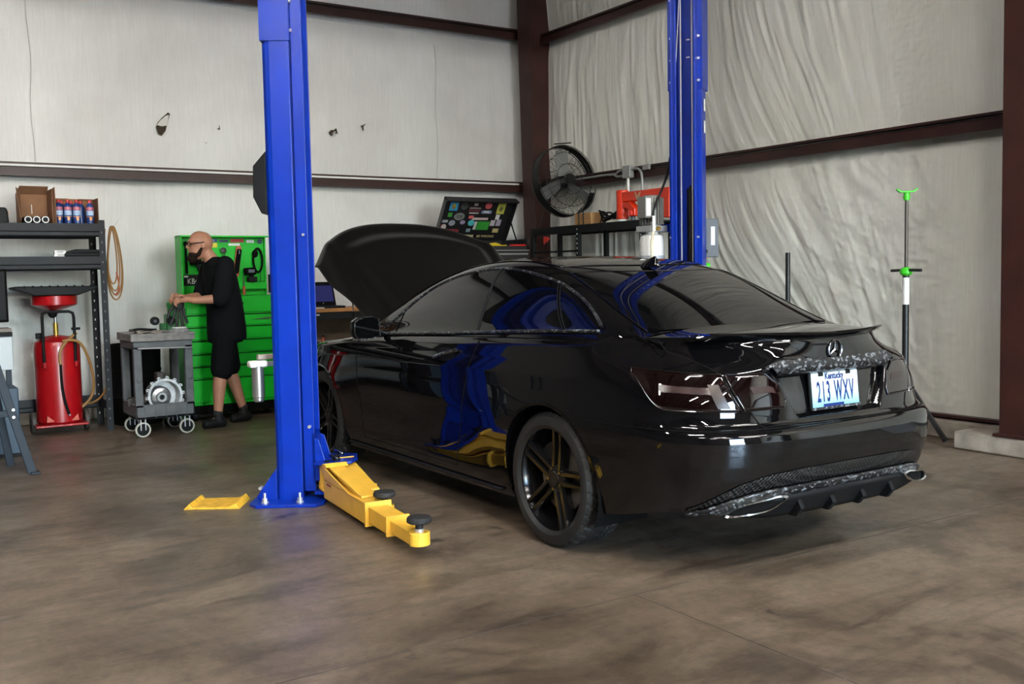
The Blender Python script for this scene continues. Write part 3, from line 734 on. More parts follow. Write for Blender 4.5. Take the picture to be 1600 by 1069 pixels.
# --- licence plate
py = float(body_xs(np.array([0.]), np.array([.78]))[1][0])-.012
pz = .775; tilt = .10
plate = MB().box(-.163, .163, -.006, .006, -.084, .081).build('license_plate', 'black_plastic', car, bevel=.006)
plate.location = (0, py, pz); plate.rotation_euler = (-tilt, 0, 0)
MB().box(-.152, .152, -.0085, -.006, -.072, .076).build('plate_face', 'plate_print', plate, 0)
MB().box(-.085, .050, -.0092, -.0085, -.073, -.060).build('plate_band', 'plate_blue', plate, 0)
MB().box(-.163, .163, -.0098, -.007, -.084, -.0735).build('plate_frame_strip', 'flake', plate, 0)
for sx in (-.09, .09): MB().box(sx-.016, sx+.016, -.0105, -.006, .060, .080).build('plate_clip', 'black_plastic', plate, bevel=.003)
M = frame((0, -.0092, -.012), (1, 0, 0), (0, 0, 1)); text('plate_number', '213 WXV', .125, 'plate_blue', plate, M, .0005, sx=.40, bold=.0024, gap=1.25)
M = frame((-.004, -.0092, .058), (1, 0, 0), (0, 0, 1)); text('plate_state', 'Kentucky', .040, 'plate_blue', plate, M, .0005, sx=.80, bold=.0012)
# --- tail lamps (smoked): outer piece on the quarter, inner piece on the lid
def t_patch(t0, t1, zl, zh, off, n=40, m=12):
    g = np.zeros((n, m, 3))
    for i in range(n):
        u = i/(n-1)
        for j in range(m):
            z = zl(u)+(zh(u)-zl(u))*j/(m-1)
            k0, k1 = (t0(z) if callable(t0) else t0), (t1(z) if callable(t1) else t1); t = k0+(k1-k0)*u
            a, b_ = body_xs(np.array([t]), np.array([z])); g[i, j] = (-a[0], b_[0], z)
    du = np.gradient(g, axis=0); dv = np.gradient(g, axis=1); n_ = np.cross(dv, du); n_ /= (np.linalg.norm(n_, axis=-1, keepdims=True)+1e-12)
    flip = (n_[..., 0]+n_[..., 1]*.5) > 0; n_[flip] *= -1
    return g+n_*off
def tail(sg):
    fx = (lambda g: g) if sg < 0 else (lambda g: g*np.array([-1, 1, 1]))
    root = None
    ta, tb, tc_ = (lambda z: t_of_x(.335+.06*(.88-z)/.15*-1+.05)), (lambda z: t_of_x((TS[0]+(TS[2]-TS[0])*(z-TS[1])/(TS[3]-TS[1]))/(.955-.02))), t_of_s(.47)
    inner = t_patch(ta, lambda z: tb(z)-.008, lambda u: .722+.03*(1-sst(0, .12, u)), lambda u: .872-.045*(1-sst(0, .25, u)), .004)
    outer = t_patch(lambda z: tb(z)+.006, tc_, lambda u: .718+.02*u+.130*sst(.60, 1.0, u), lambda u: .872+.018*u, .004)
    o = MB().grid(fx(outer), sg > 0).build('tail_lamp', 'lamp_glass', car, 60, solid=.01, offset=-1)
    i_ = MB().grid(fx(inner), sg > 0).build('tail_lamp', 'lamp_glass', car, 60, solid=.01, offset=-1)
    for g, p_, z0, z1 in ((outer, o, 5, 7), (inner, i_, 5, 7)):
        strip = g[6:26, z0:z1+1]+(g[6:26, z0:z1+1]-g[6:26, z0:z1+1])
        MB().grid(fx(strip+np.array([-.0004, -.0012, 0])), sg > 0).build('lamp_stripe', 'lamp_inner', p_, 60)
    refl = outer[3:8, 1:9]+np.array([-.0006, -.0014, 0]); MB().grid(fx(refl), sg > 0).build('lamp_reflector', 'lamp_reflector', o, 60)
    for g in (outer, inner):
        ring = np.vstack([g[:, 0], g[-1, 1:], g[::-1, -1][1:], g[0, ::-1][1:-1]])
        MB().tube([tuple(p) for p in fx(ring)], .0022, 5, closed=True).build('lamp_edge', 'dark_chrome', o if g is outer else i_)
tail(-1); tail(1)
# --- lower bumper: mesh band, flake strip, diffuser, exhaust tips
lowx = np.linspace(-.752, .752, 90)
edge_top = (lambda f: lambda x: float(f(abs(x))))(lin([(0, .478), (.3, .474), (.45, .464), (.53, .450), (.60, .428), (.66, .392), (.71, .350), (.76, .312), (.80, .29)]))
edge_mid = (lambda f: lambda x: float(f(abs(x))))(lin([(0, .414), (.25, .412), (.45, .405), (.55, .392), (.63, .368), (.70, .332), (.76, .304), (.80, .285)]))
edge_low = (lambda f: lambda x: float(f(abs(x))))(lin([(0, .385), (.25, .381), (.40, .373), (.55, .350), (.63, .328), (.70, .306), (.76, .294), (.80, .28)]))
g1 = rear_patch(lowx, edge_mid, edge_top, .004, 8); MB().grid(g1).build('bumper_mesh', 'honey', CARP['rear_bumper'], 60)
g2 = rear_patch(lowx, edge_low, edge_mid, .012, 5); MB().grid(g2).build('bumper_trim', 'flake', CARP['rear_bumper'], 60, solid=.012, offset=-1)
g3 = rear_patch(np.linspace(-.62, .62, 60), lambda x: .285+.02*sst(.4, .62, abs(x)), lambda x: edge_low(x)+.002, .006, 6); dif = MB().grid(g3).build('diffuser', 'black_plastic', CARP['rear_bumper'], 60, solid=.03, offset=-1)
for x in (-.30, -.10, .10, .30):
    MB().prism([(.045, .345), (.02, .30), (.05, .262), (.20, .262), (.20, .345)], 0, x-.012, x+.012).build('diffuser_fin', 'black_plastic', dif, 0, bevel=.003)
for sg in (-1, 1):
    shp = [(.668, .303), (.625, .332), (.56, .353), (.47, .366), (.395, .369), (.382, .364), (.41, .344), (.46, .320), (.53, .306), (.60, .300)]
    prof = [(sg*p[0], .1, p[1]) for p in shp]
    rg = curve3(prof, 40, True)
    cen = rg.mean(0)
    # follow the bumper's plan curve
    for k in range(len(rg)):
        xx_ = abs(rg[k, 0]); rg[k, 1] = float(body_xs(np.array([t_of_x(min(xx_, .80))]), np.array([.40]))[1][0])-.030
    b = MB(); outr = [tuple(p) for p in rg]; inn = [tuple(cen*np.array([1, 0, 1])*.0+np.array([p[0]+(cen[0]-p[0])*.10, p[1]+.0, p[2]+(cen[2]-p[2])*.20])) for p in rg]
    deep = [(p[0], p[1]+.04, p[2]) for p in inn]; back = [(p[0], p[1]+.06, p[2]) for p in outr]
    ex = b.ring([back, outr, inn, deep], True, False).build('exhaust_tip', 'chrome', car, 30)
    MB().add([(p[0], p[1]-.022, p[2]) for p in deep], [tuple(range(len(deep)))]).build('exhaust_bore', 'matte_black', ex, 0)
# --- sill strip, wheel-well liners, underbody, engine bay
for sg in (-1, 1):
    P = [(sg*(float(side_x(s, .20))+.004), s, .20) for s in np.linspace(1.50, 3.42, 30)]
    MB().tube(P, .014, 6, flat=.5).build('sill_strip', 'black_plastic', car)
    for ax in (AX_R, AX_F):
        pr_ = []
        for a in np.linspace(-.27, PI+.35, 40):
            s, z = ax+(ARCH)*math.cos(a), AXZ+ARCH*math.sin(a); x1 = float(side_x(s, max(z, .17)))
            pr_.append([(sg*(x1+.0015), s, z), (sg*(x1+.001), ax+(ARCH-.014)*math.cos(a), AXZ+(ARCH-.014)*math.sin(a)), (sg*(x1-.03), ax+(ARCH-.016)*math.cos(a), AXZ+(ARCH-.016)*math.sin(a))])
        MB().grid(np.array(pr_), sg > 0).build('arch_lip', 'car_paint', car, 30)
        w_ = []
        for a in np.linspace(-.27, PI+.45, 30):
            c_, s_ = math.cos(a), math.sin(a); w_.append([(sg*.86, ax+(ARCH+.004)*c_, AXZ+(ARCH+.004)*s_), (sg*.55, ax+(ARCH+.004)*c_, AXZ+(ARCH+.004)*s_), (sg*.55, ax, AXZ)])
        MB().grid(np.array(w_), sg > 0).build('wheel_well', 'matte_black', car, 0)
MB().box(-.54, .54, .95, 4.35, .20, .24).box(-.54, .54, .25, 1.0, .30, .33).box(-.80, .80, 1.50, 3.38, .19, .23).box(-.70, .70, .24, .64, .30, .33).build('underbody', 'matte_black', car, 0)
MB().box(-.70, .70, 3.28, 4.45, .62, .66).box(-.70, .70, 3.26, 3.30, .6, .90).box(-.45, .45, 3.45, 4.2, .66, .80).box(-.66, .66, 4.40, 4.46, .6, .80).build('engine_bay', 'matte_black', car, 0)

# --- hood, raised on its struts
TH = math.radians(35.5); HS, HZ = 3.20, .915
hw = lin([(0, .70), (.25, .735), (.7, .775), (1.0, .79), (1.10, .785)])
fl_len = lambda q: 1.42-.42*np.abs(q)**2.6
def hood_h(x, l):
    ax = np.abs(x); q = min(1, ax/.785); Lq = fl_len(q)
    cr = .40+.16*l/1.3
    plateau = .042*(1-sst(cr, cr+.10, ax))*sst(0, .18, Lq-.16-l)
    rib = .012*np.exp(-((ax-cr-.15)/.05)**2)*sst(0, .3, l)
    edge = -.10*sst(.70, .79, ax)*sst(.2, .8, l)-.03*np.clip((l-(Lq-.07))/.07, 0, 1)**2
    return plateau+rib+edge+.02*(1-q*q)*(1-(l/1.42)**2)
nq, nl = 81, 60; H = np.zeros((nq, nl, 3)); HU = np.zeros((nq, nl, 3))
dv_, nv2 = np.array([0, math.cos(TH), math.sin(TH)]), np.array([0, -math.sin(TH), math.cos(TH)])
for i, q in enumerate(np.linspace(-1, 1, nq)):
    Lq = fl_len(q)
    for j in range(nl):
        l = Lq*j/(nl-1); x = q*float(hw(min(l, 1.1))); h = float(hood_h(x, l))
        H[i, j] = np.array([x, HS, HZ])+l*dv_+h*nv2; HU[i, j] = H[i, j]-nv2*(.018+.014*sst(0, .15, 1-abs(q)))
hood = MB().grid(H, True); hood.grid(HU)
for a_, b_ in ((H[0], HU[0]), (H[-1], HU[-1]), (H[:, -1], HU[:, -1]), (H[:, 0], HU[:, 0])): hood.grid(np.stack([a_, b_]))
hood_o = hood.build('hood', 'hood_paint', car, 40)
for sg in (-1, 1):
    a_ = np.array([sg*.70, 3.62, .82]); b_ = np.array([sg*.70, HS, HZ])+.55*dv_-.02*nv2
    st = MB().cyl(a_, a_+(b_-a_)*.6, .010, 10).build('hood_strut', 'black_plastic', hood_o); MB().cyl(a_+(b_-a_)*.55, b_, .005, 8).build('strut_rod', 'chrome', st)
# --- mirrors
for sg in (-1, 1):
    def ml(y, k): return [(sg*(.955+dx*k), y, .985+dz*k) for dx, dz in ((-.085, -.055), (-.078, .055), (-.04, .072), (.05, .066), (.088, .040), (.092, -.03), (.07, -.062), (0, -.068))]
    Mr = MB().ring([ml(2.86, .96), ml(2.875, 1.04), ml(2.92, 1.0), ml(2.97, .75), ml(2.995, .4)]).build('mirror', 'car_paint', car, 50, bevel=.004)
    MB().ring([ml(2.861, .90), ml(2.858, .89)]).build('mirror_glass', 'car_glass', Mr, 30)
    MB().tube([(sg*.955+sg*dx*.97, 2.858, .985+dz*.97) for dx, dz in ((-.085, -.055), (-.078, .055), (-.04, .072), (.05, .066), (.088, .040), (.092, -.03), (.07, -.062), (0, -.068))], .0028, 6, closed=True).build('mirror_rim', 'flake', Mr)
    MB().bar((sg*.80, 2.90, .945), (sg*.90, 2.91, .955), .05, .03).build('mirror_foot', 'car_paint', Mr, bevel=.006)
    # door handle
    dr_o = CARP['door_L' if sg < 0 else 'door_R']
    zh_ = .872; hp = [(sg*(float(side_x(s, zh_))+.006+.026*math.sin(PI*k)), s, zh_-.03+.055*(1-k)) for k, s in zip(np.linspace(0, 1, 12), np.linspace(1.92, 2.17, 12))]
    h_o = MB().tube(hp, .0135, 8, flat=.7).build('door_handle', 'flake', dr_o)
    cup = [(sg*(float(side_x(s, z))+.0012), s, z) for s, z in [(2.045+.105*math.cos(a), zh_-.004+.036*math.sin(a)) for a in np.linspace(0, 2*PI, 25)[:-1]]]
    MB().add(cup, [tuple(range(24))]).build('handle_cup', 'black_plastic', dr_o, 0)
# --- wheels
def wheel_meshes():
    W_ = .245; R0 = .325; hw_ = W_/2
    tyre = MB(); N_ = 216; prof = [(-hw_*.86, .243), (-hw_*.98, .262), (-hw_*1.0, .285), (-hw_*.95, .304), (-hw_*.84, .3185)]
    xs = np.linspace(-hw_*.80, hw_*.80, 33)
    gro = [-.045, -.012, .022, .055]
    for x in xs:
        d = min(abs(x-g) for g in gro); prof.append((x, .3245-.0016*(abs(x)/hw_)**2*2-(.008 if d < .0045 else 0)))
    prof += [(-a, b) for a, b in prof[4::-1]]
    loops = []
    for k in range(N_):
        a = 2*PI*k/N_; l = []
        for x, r in prof:
            rr = r
            if abs(x) < hw_*.86 and r > .317:
                sip = (k+int(abs(x)*60)) % 6 == 0
                if sip and abs(x) > .028: rr -= .006
                elif (k+int(x*90)) % 4 == 0 and abs(x) <= .028: rr -= .0025
            l.append((x, rr*math.cos(a), rr*math.sin(a)))
        loops.append(l)
    loops.append(loops[0]); tread = MB().ring([l[4:-4] for l in loops], False, False)
    tyre.ring([l[:5] for l in loops], False, False); tyre.ring([l[-5:] for l in loops], False, False)
    tyre.ring([[(x, .3*math.cos(2*PI*k/N_), .3*math.sin(2*PI*k/N_)) for x in (-.1, .1)] for k in range(N_+1)], False, False)
    rim = MB().lathe([(.250, -.105), (.256, -.108), (.256, -.100), (.247, -.096), (.240, -.08), (.232, -.05), (.225, .05), (.240, .09), (.25, .105)], axis=0, n=72, cap=False)
    sp = MB()
    for k in range(5):
        for off in (-.105, .105):
            a = 2*PI*k/5+PI/2; b = a+off*1.0
            # twin spokes: from the hub outwards, nearly parallel
            for (r0, r1, w0, w1, x0, x1) in ((.045, .245, .017, .0125, -.070, -.094),):
                hub = np.array([0, r0*math.cos(a)-math.sin(a)*off*.23, r0*math.sin(a)+math.cos(a)*off*.23])
                rimp = np.array([0, r1*math.cos(b), r1*math.sin(b)]); d = rimp-hub; d /= np.linalg.norm(d); p = np.array([0, -d[2], d[1]])
                lo = []
                for q, w2, xf in ((hub, w0, x0), (hub*.4+rimp*.6, (w0+w1)/2, x0-.012), (rimp, w1, x1)):
                    lo.append([tuple(q+p*w2+np.array([xf+.012, 0, 0])), tuple(q+p*w2*.55+np.array([xf-.006, 0, 0])), tuple(q-p*w2*.55+np.array([xf-.006, 0, 0])), tuple(q-p*w2+np.array([xf+.012, 0, 0])), tuple(q-p*w2*.8+np.array([xf+.045, 0, 0])), tuple(q+p*w2*.8+np.array([xf+.045, 0, 0]))])
                sp.ring(lo)
    hubm = MB().lathe([(.001, -.082), (.034, -.084), (.036, -.078), (.062, -.074), (.07, -.06), (.07, -.02)], axis=0, n=40)
    bolts = []
    for k in range(5):
        a = 2*PI*k/5+PI/2+PI/5; bolts.append((MB().cyl((-.080, .052*math.cos(a), .052*math.sin(a)), (-.05, .052*math.cos(a), .052*math.sin(a)), .009, 6), 'wheel_bolt', 'dark_chrome', 30))
    disc = MB().lathe([(.05, -.03), (.165, -.03), (.165, -.005), (.05, -.005)], axis=0, n=48)
    cal = MB().lathe([(.10, -.05), (.178, -.05), (.178, .01), (.10, .01), (.10, -.05)], axis=0, n=14, cap=False, a0=.1, a1=1.2)
    back = MB().lathe([(.001, .02), (.20, .02), (.232, .06)], axis=0, n=40)
    return [(tyre, 'tire', 'tyre_rubber', 25), (tread, 'tread', 'tyre_rubber', 25), (rim, 'rim', 'rim_black', 30), (sp, 'spokes', 'rim_black', 25), (hubm, 'hub_cap', 'rim_satin', 30), *bolts, (disc, 'brake_disc', 'disc_steel', 30), (cal, 'brake_caliper', 'rim_satin', 30), (back, 'wheel_back', 'matte_black', 30)]
wm = wheel_meshes(); first = None
for ax in (AX_R, AX_F):
    for sg in (-1, 1):
        W = bpy.data.objects.new('wheel', None); col.objects.link(W); W.parent = car; W.location = (sg*.757, ax, AXZ)
        W.rotation_euler = (0, 0, 0 if sg < 0 else PI)
        if ax == AX_R: W.rotation_euler.x = .22*(-sg)
        else: W.rotation_euler.x = .5
        if first is None:
            first = []
            for b, n_, m_, sm in wm:
                o = b.build(n_, m_, W, sm); first.append(o)
        else:
            for o in first: copy_part(o, W)
# ------------------------------------------------------------------ two-post lift
mat('lift_blue', (.0, .022, .285), .32, spec=.35, noise=.12, nscale=5)
mat('lift_yellow', (.80, .45, .045), .42, noise=.08, nscale=12)
mat('pad_rubber', (.010, .010, .010), .7, bump=.3, bscale=90)
mat('bolt_zinc', (.62, .62, .64), .35, metal=.7)
mat('cable_steel', (.62, .60, .55), .4, metal=.3)
mat('grey_box', (.085, .10, .12), .5)
mat('label_white', (.75, .75, .73), .5)
mat('label_red', (.30, .02, .01), .5)
def loc_of(root): return Matrix.Translation(root.location) @ Matrix.Rotation(root.rotation_euler.z, 4, 'Z')
def lift_column(c, deg, label):
    t = thing('lift_column', label, 'car lift', (c[0], c[1], 0), math.radians(deg))
    a, b_, y = -.10, .055, .125; th = .012
    colp = [(a, -y+.03), (a, y-.03), (a+.02, y-.008), (a+.045, y), (b_, y), (b_, y-.055), (b_-th, y-.055), (b_-th, y-th), (a+.05, y-th), (a+.03, y-.02), (a+th, y-.04),
            (a+th, -y+.04), (a+.03, -y+.02), (a+.05, -y+th), (b_-th, -y+th), (b_-th, -y+.055), (b_, -y+.055), (b_, -y), (a+.045, -y), (a+.02, -y+.008)]
    MB().prism(colp, 2, .015, 3.7).build('column', 'lift_blue', t, 0, bevel=.003)
    k = 1.06
    slv = [(a-.006, -y-.006), (a-.006, y+.006), (b_+.006, y+.006), (b_+.006, y-.045), (b_-.0, y-.045), (b_, y), (a, y), (a, -y), (b_, -y), (b_, -y+.045), (b_+.006, -y+.045), (b_+.006, -y-.006)]
    MB().prism(slv, 2, 2.64, 4.6).build('column_extension', 'lift_blue', t, 0)
    for z in (2.70, 2.86, 3.02, 3.3):
        for sy in (-1, 1):
            MB().cyl((b_+.006, sy*(y-.02), z), (b_+.018, sy*(y-.02), z), .010, 8).build('bolt', 'bolt_zinc', t)
    MB().prism([(-.24, -.20), (-.19, -.26), (.15, -.26), (.19, -.20), (.19, .20), (.15, .26), (-.19, .26), (-.24, .20)], 2, 0, .018).build('base_plate', 'lift_blue', t, 0, bevel=.003)
    for sy in (-1, 1):
        MB().prism([(-.10, .018), (-.215, .018), (-.215, .04), (-.10, .20)], 1, sy*.10-.006, sy*.10+.006).build('gusset', 'lift_blue', t, 0, bevel=.002)
        for x in (-.15, .05):
            MB().cyl((x, sy*.20, .018), (x, sy*.20, .026), .022, 12).cyl((x, sy*.20, .026), (x, sy*.20, .046), .015, 6).cyl((x, sy*.20, .046), (x, sy*.20, .075), .008, 8).build('anchor_bolt', 'bolt_zinc', t)
        MB().cyl((-.19, sy*.10, .09), (-.19, sy*.14, .09), .010, 8).build('bolt', 'bolt_zinc', t)
    # carriage riding in the channel
    cr = MB().box(.035, .062, -.062, .062, .06, .95).box(.062, .125, -.095, -.080, .06, 3.6).box(.062, .125, .080, .095, .06, 3.6).box(.105, .125, -.095, .095, .10, .40).build('carriage', 'lift_blue', t, 0, bevel=.002)
    for sy in (-1, 1):
        MB().prism([(.125, .12), (.125, .37), (.15, .36), (.185, .236), (.30, .236), (.30, .12)], 1, sy*.095-.006, sy*.095+.006).build('carriage_web', 'lift_blue', cr, 0, bevel=.002)
        MB().cyl((.10, sy*.095, .44), (.10, sy*.115, .44), .010, 8).build('bolt', 'bolt_zinc', cr)
        MB().cyl((.10, sy*.095, 1.55), (.10, sy*.112, 1.55), .008, 8).build('bolt', 'bolt_zinc', cr)
    return t, cr
def to_local(root, b): return b.xform(loc_of(root).inverted())
Lc, Lcar = lift_column((2.10, 5.60), -32, 'blue steel lift column with a black padded side cover and two yellow arms')
# bracket plates and pins of the near arms (local frame)
MB().prism([(.125, -.15), (.20, -.17), (.34, -.13), (.36, -.02), (.34, .13), (.20, .17), (.125, .15)], 2, .222, .236).build('arm_bracket', 'lift_blue', Lc, 0, bevel=.002)
MB().prism([(.125, -.15), (.20, -.17), (.34, -.13), (.36, -.02), (.34, .13), (.20, .17), (.125, .15)], 2, .050, .064).build('arm_bracket', 'lift_blue', Lc, 0, bevel=.002)
for y in (-.085, .085):
    pin = MB().cyl((.245, y, .05), (.245, y, .262), .021, 14).build('arm_pin', 'black_plastic', Lc)
    MB().tube([(.245+.035*math.cos(q), y+.035*math.sin(q), .262+.012*math.sin(q*2)) for q in np.linspace(0, 5.2, 18)], .0035, 6).build('pin_ring', 'chrome', pin)
    MB().cyl((.20, y-.045, .237), (.20, y-.045, .243), .016, 12).build('bolt', 'black_plastic', Lc)
def lift_arm(root, a, ang, L, sink=0.0, lab=None):
    """swing arm from pivot a (world) heading ang; outer sleeve, gusset, two telescoping stages, pad"""
    M = loc_of(root).inverted() @ Matrix.Translation((a[0], a[1], 0)) @ Matrix.Rotation(ang, 4, 'Z')
    wS = .066; L1 = L*.60; L2 = L*.80; L3 = L
    b = MB().box(.10, L1, -wS, -wS+.008, .035, .145).box(.10, L1, wS-.008, wS, .035, .145).box(.10, L1, -wS, wS, .135, .145).box(.10, L1, -wS, wS, .035, .043)
    arm = b.xform(M).build('swing_arm', 'lift_yellow', root, 0, bevel=.004)
    # knuckle that wraps the pin
    kn = MB().lathe([(.062, .066), (.062, .220)], c=(0, 0, 0), n=28)
    kn.prism([(0, -.062), (.11, -wS), (.11, wS), (0, .062)], 2, .066, .080).prism([(0, -.062), (.05, -.062), (.05, .062), (0, .062)], 2, .20, .22)
    kn.xform(M).build('knuckle', 'lift_yellow', arm, 40, bevel=.003)
    for sy in (-1, 1):   # curved side plates
        P = [(.02, .215), (.07, .215)]+[(.07+.40*u, .215-.075*u**.8) for u in np.linspace(.1, 1, 8)]+[(.50, .14), (.12, .135)]+[(.085+.03*math.cos(q), .165+.04*math.sin(q)) for q in np.linspace(-.6, .9, 5)]
        MB().prism([(.02, .217), (.10, .217), (.56, .145), (.12, .145), (.075, .175)], 1, sy*(wS-.004)-.004, sy*(wS-.004)+.004).xform(M).build('arm_side_plate', 'lift_yellow', arm, 0, bevel=.002)
    MB().prism([(.06, .222), (.14, .222), (.70, .158), (.70, .146), (.60, .146), (.10, .212)], 1, -.045, .045).xform(M).build('arm_top_plate', 'lift_yellow', arm, 0, bevel=.003)
    MB().prism([(.02, .222), (.13, .240), (.16, .222), (.10, .20)], 1, -wS, wS).xform(M).build('arm_lip', 'lift_yellow', arm, 0, bevel=.003)
    MB().box(L1-.012, L1+.004, -wS-.007, wS+.007, .026, .153).xform(M).build('sleeve_collar', 'lift_yellow', arm, 0, bevel=.004)
    w2 = wS-.012; s2 = MB().box(L1*.5, L2, -w2, w2, .046, .130).xform(M).build('arm_stage', 'lift_yellow', arm, 0, bevel=.004)
    MB().box(L2-.010, L2+.006, -w2-.008, w2+.008, .036, .138).xform(M).build('sleeve_collar', 'lift_yellow', s2, 0, bevel=.004)
    w3 = w2-.012
    tip = MB().prism([(L2*.7, -w3), (L3-.02, -w3)]+[(L3+.046*math.cos(q), .050*math.sin(q)) for q in np.linspace(-PI/2, PI/2, 12)]+[(L3-.02, w3), (L2*.7, w3)], 2, .055, .118).xform(M).build('arm_stage', 'lift_yellow', arm, 0, bevel=.004)
    pad = MB().lathe([(.018, .10), (.018, .158), (.05, .160), (.058, .166), (.058, .180), (.054, .188), (.02, .188)], c=(L3, 0, 0), n=28).xform(M).build('lift_pad', 'pad_rubber', arm, 30)
    MB().lathe([(.022, .118), (.022, .132)], c=(L3, 0, 0), n=16).xform(M).build('pad_stem', 'bolt_zinc', pad, 30)
    MB().box(.16, .24, -wS-.0012, -wS+.001, .122, .133).xform(M).build('warning_label', 'label_red', arm, 0)
    return arm
a1 = (2.235, 5.44)
d1 = (2.105-a1[0], 4.065-a1[1]); lift_arm(Lc, a1, math.atan2(d1[1], d1[0]), math.hypot(*d1))
a2 = (2.35, 5.58)
d2 = (2.215-a2[0], 4.66-a2[1]); lift_arm(Lc, a2, math.atan2(d2[1], d2[0]), math.hypot(*d2))
# padded cover on the back of the column
MB().prism([(-.10, 2.03), (-.175, 1.945), (-.18, 1.77), (-.135, 1.675), (-.10, 1.665)], 1, -.10, .10).build('padded_cover', 'black_plastic', Lc, 0, bevel=.006)
MB().tube([(.066, -.075, .9), (.07, -.078, .62), (.066, -.075, .5)], .007, 6).build('hydraulic_hose', 'black_plastic', Lc)

Rc, Rcar = lift_column((5.235, 5.60), 212, 'blue steel lift column with exposed cables and pump, beyond the car roof')
for y in (-.040, .045): MB().cyl((.03, y, .3), (.03, y, 4.4), .0048, 6).build('lift_cable', 'cable_steel', Rc)
MB().tube([(.03, -.045, 3.4), (.03, -.075, 2.85)], .002, 5).build('lift_cable', 'cable_steel', Rc)
MB().cyl((-.035, .01, .1), (-.035, .01, 1.92), .026, 14).cyl((-.035, .01, 1.92), (-.035, .01, 1.94), .012, 10).build('hydraulic_cylinder', 'black_plastic', Rc)
for z in (2.90, 3.03): MB().box(-.082, -.076, -.025, .0, z, z+.008).build('stop_bar', 'bolt_zinc', Rc, 0)
for z in (2.32, 2.48): MB().box(-.02, .02, .1312, .1325, z, z+.09).build('maker_label', 'label_white', Rc, 0)
# far arms stay under the car
M_ = loc_of(Rc).inverted()
MB().prism([(.125, -.15), (.20, -.17), (.34, -.13), (.36, -.02), (.34, .13), (.20, .17), (.125, .15)], 2, .222, .236).build('arm_bracket', 'lift_blue', Rc, 0, bevel=.002)
lift_arm(Rc, (5.06, 5.44), math.atan2(-1.35, .02), 1.38)
# power unit hung on the far face of that column: finned motor over a white tank
pu = thing('pump_motor', 'silver finned hydraulic pump motor above a white plastic tank', 'pump', (5.05, 5.80, 1.30))
MB().lathe([(.075, .0), (.092, .01), (.095, .22), (.085, .27), (.045, .285), (.045, .30)], n=28).build('oil_tank', mat('tank_white', (.70, .70, .68), .4, trans=.0), pu)
MB().lathe([(.0955, .015), (.0958, .12)], n=28, cap=False).build('oil_level', mat('tank_oil', (.32, .36, .42), .4), pu)
MB().box(-.085, .085, -.085, .085, .30, .345).build('valve_block', 'bolt_zinc', pu, 0, bevel=.006)
MB().cyl((-.02, -.085, .322), (-.02, -.11, .322), .016, 10).build('gauge_port', mat('brass', (.45, .28, .06), .35, metal=.8), pu)
MB().lathe([(.070, .345), (.070, .56), (.06, .575)], n=30).build('motor_body', mat('motor_grey', (.20, .195, .18), .42, metal=.4), pu)
fin = None
for k in range(22):
    a = 2*PI*k/22; c_, s_ = math.cos(a), math.sin(a)
    b = MB().obox((.080*c_, .080*s_, .455), np.array([.013*c_, .013*s_, 0]), np.array([-.0025*s_, .0025*c_, 0]), (0, 0, .10)); b.build('cooling_fin', 'motor_grey', pu, 0)
MB().box(-.145, -.085, -.10, -.005, .40, .56).build('switch_box', 'motor_grey', pu, 0, bevel=.004)
MB().box(-.138, -.095, -.1015, -.1003, .415, .545).build('data_label', 'label_white', pu, 0)
MB().tube(curve3([(-.06, -.10, .30), (-.085, -.11, .40), (-.04, -.105, .52), (.06, -.10, .70), (.12, -.08, .86)], 24), .009, 8).build('power_cord', 'black_plastic', pu)
MB().cyl((-.075, -.112, .30), (-.08, -.112, .415), .013, 10).build('cord_sleeve', 'label_white', pu)
MB().tube(curve3([(-.08, -.112, .30), (-.10, -.11, .18), (-.085, -.11, .06), (-.06, -.10, -.03)], 16), .010, 8).build('hose', mat('hose_pale', (.60, .52, .38), .6), pu)
MB().box(.08, .22, -.03, .03, .30, .36).build('mount_bracket', 'lift_blue', pu, 0)
# grey control box behind the column
cb = thing('control_box', 'small grey electrical control box behind the far lift column', 'control box', (5.405, 5.565, 1.40), math.radians(-40))
MB().box(-.075, .075, -.05, .05, 0, .29).build('enclosure', 'grey_box', cb, 0, bevel=.006)
MB().box(.02, .05, -.0515, -.05, .09, .23).build('label_plate', 'label_white', cb, 0); MB().cyl((-.02, -.05, .045), (-.02, -.066, .045), .016, 12).build('knob', 'black_plastic', cb)
# air filter canister behind the near column
af = thing('air_filter', 'silver cylinder air filter with white cap beside the blue lift column', 'air filter', (1.93, 5.74, .575))
MB().lathe([(.024, 0), (.031, .008), (.031, .025), (.036, .03), (.036, .21), (.032, .215)], n=24).build('bowl', mat('brushed_steel', (.50, .50, .50), .3, metal=.9), af)
MB().box(-.055, .055, -.035, .035, .205, .245).build('cap', 'label_white', af, 0, bevel=.012); MB().box(.0, .10, -.02, .02, .25, .28).build('regulator', mat('regulator_tan', (.35, .30, .26), .5), af, 0, bevel=.004)
MB().box(.03, .14, -.015, .03, .21, .235).build('mount_bracket', 'bolt_zinc', af, 0)
# yellow floor plate behind the column foot
fp = thing('floor_plate', 'flat yellow steel hose cover plate on the floor by column foot', 'cover plate', (1.70, 5.70, 0), math.radians(-32))
MB().prism([(-.18, -.12), (.10, -.13), (.10, .13), (-.18, .12)], 2, 0, .012).build('plate', mat('worn_yellow', (.68, .38, .03), .55, noise=.25, nscale=25), fp, 0, bevel=.003)
MB().prism([(-.21, 0), (-.15, 0), (-.175, .035)], 1, -.125, .125).build('raised_edge', 'worn_yellow', fp, 0, bevel=.003)
MB().prism([(.03, 0), (.11, 0), (.085, .035)], 1, -.13, .13).build('raised_edge', 'worn_yellow', fp, 0, bevel=.003)
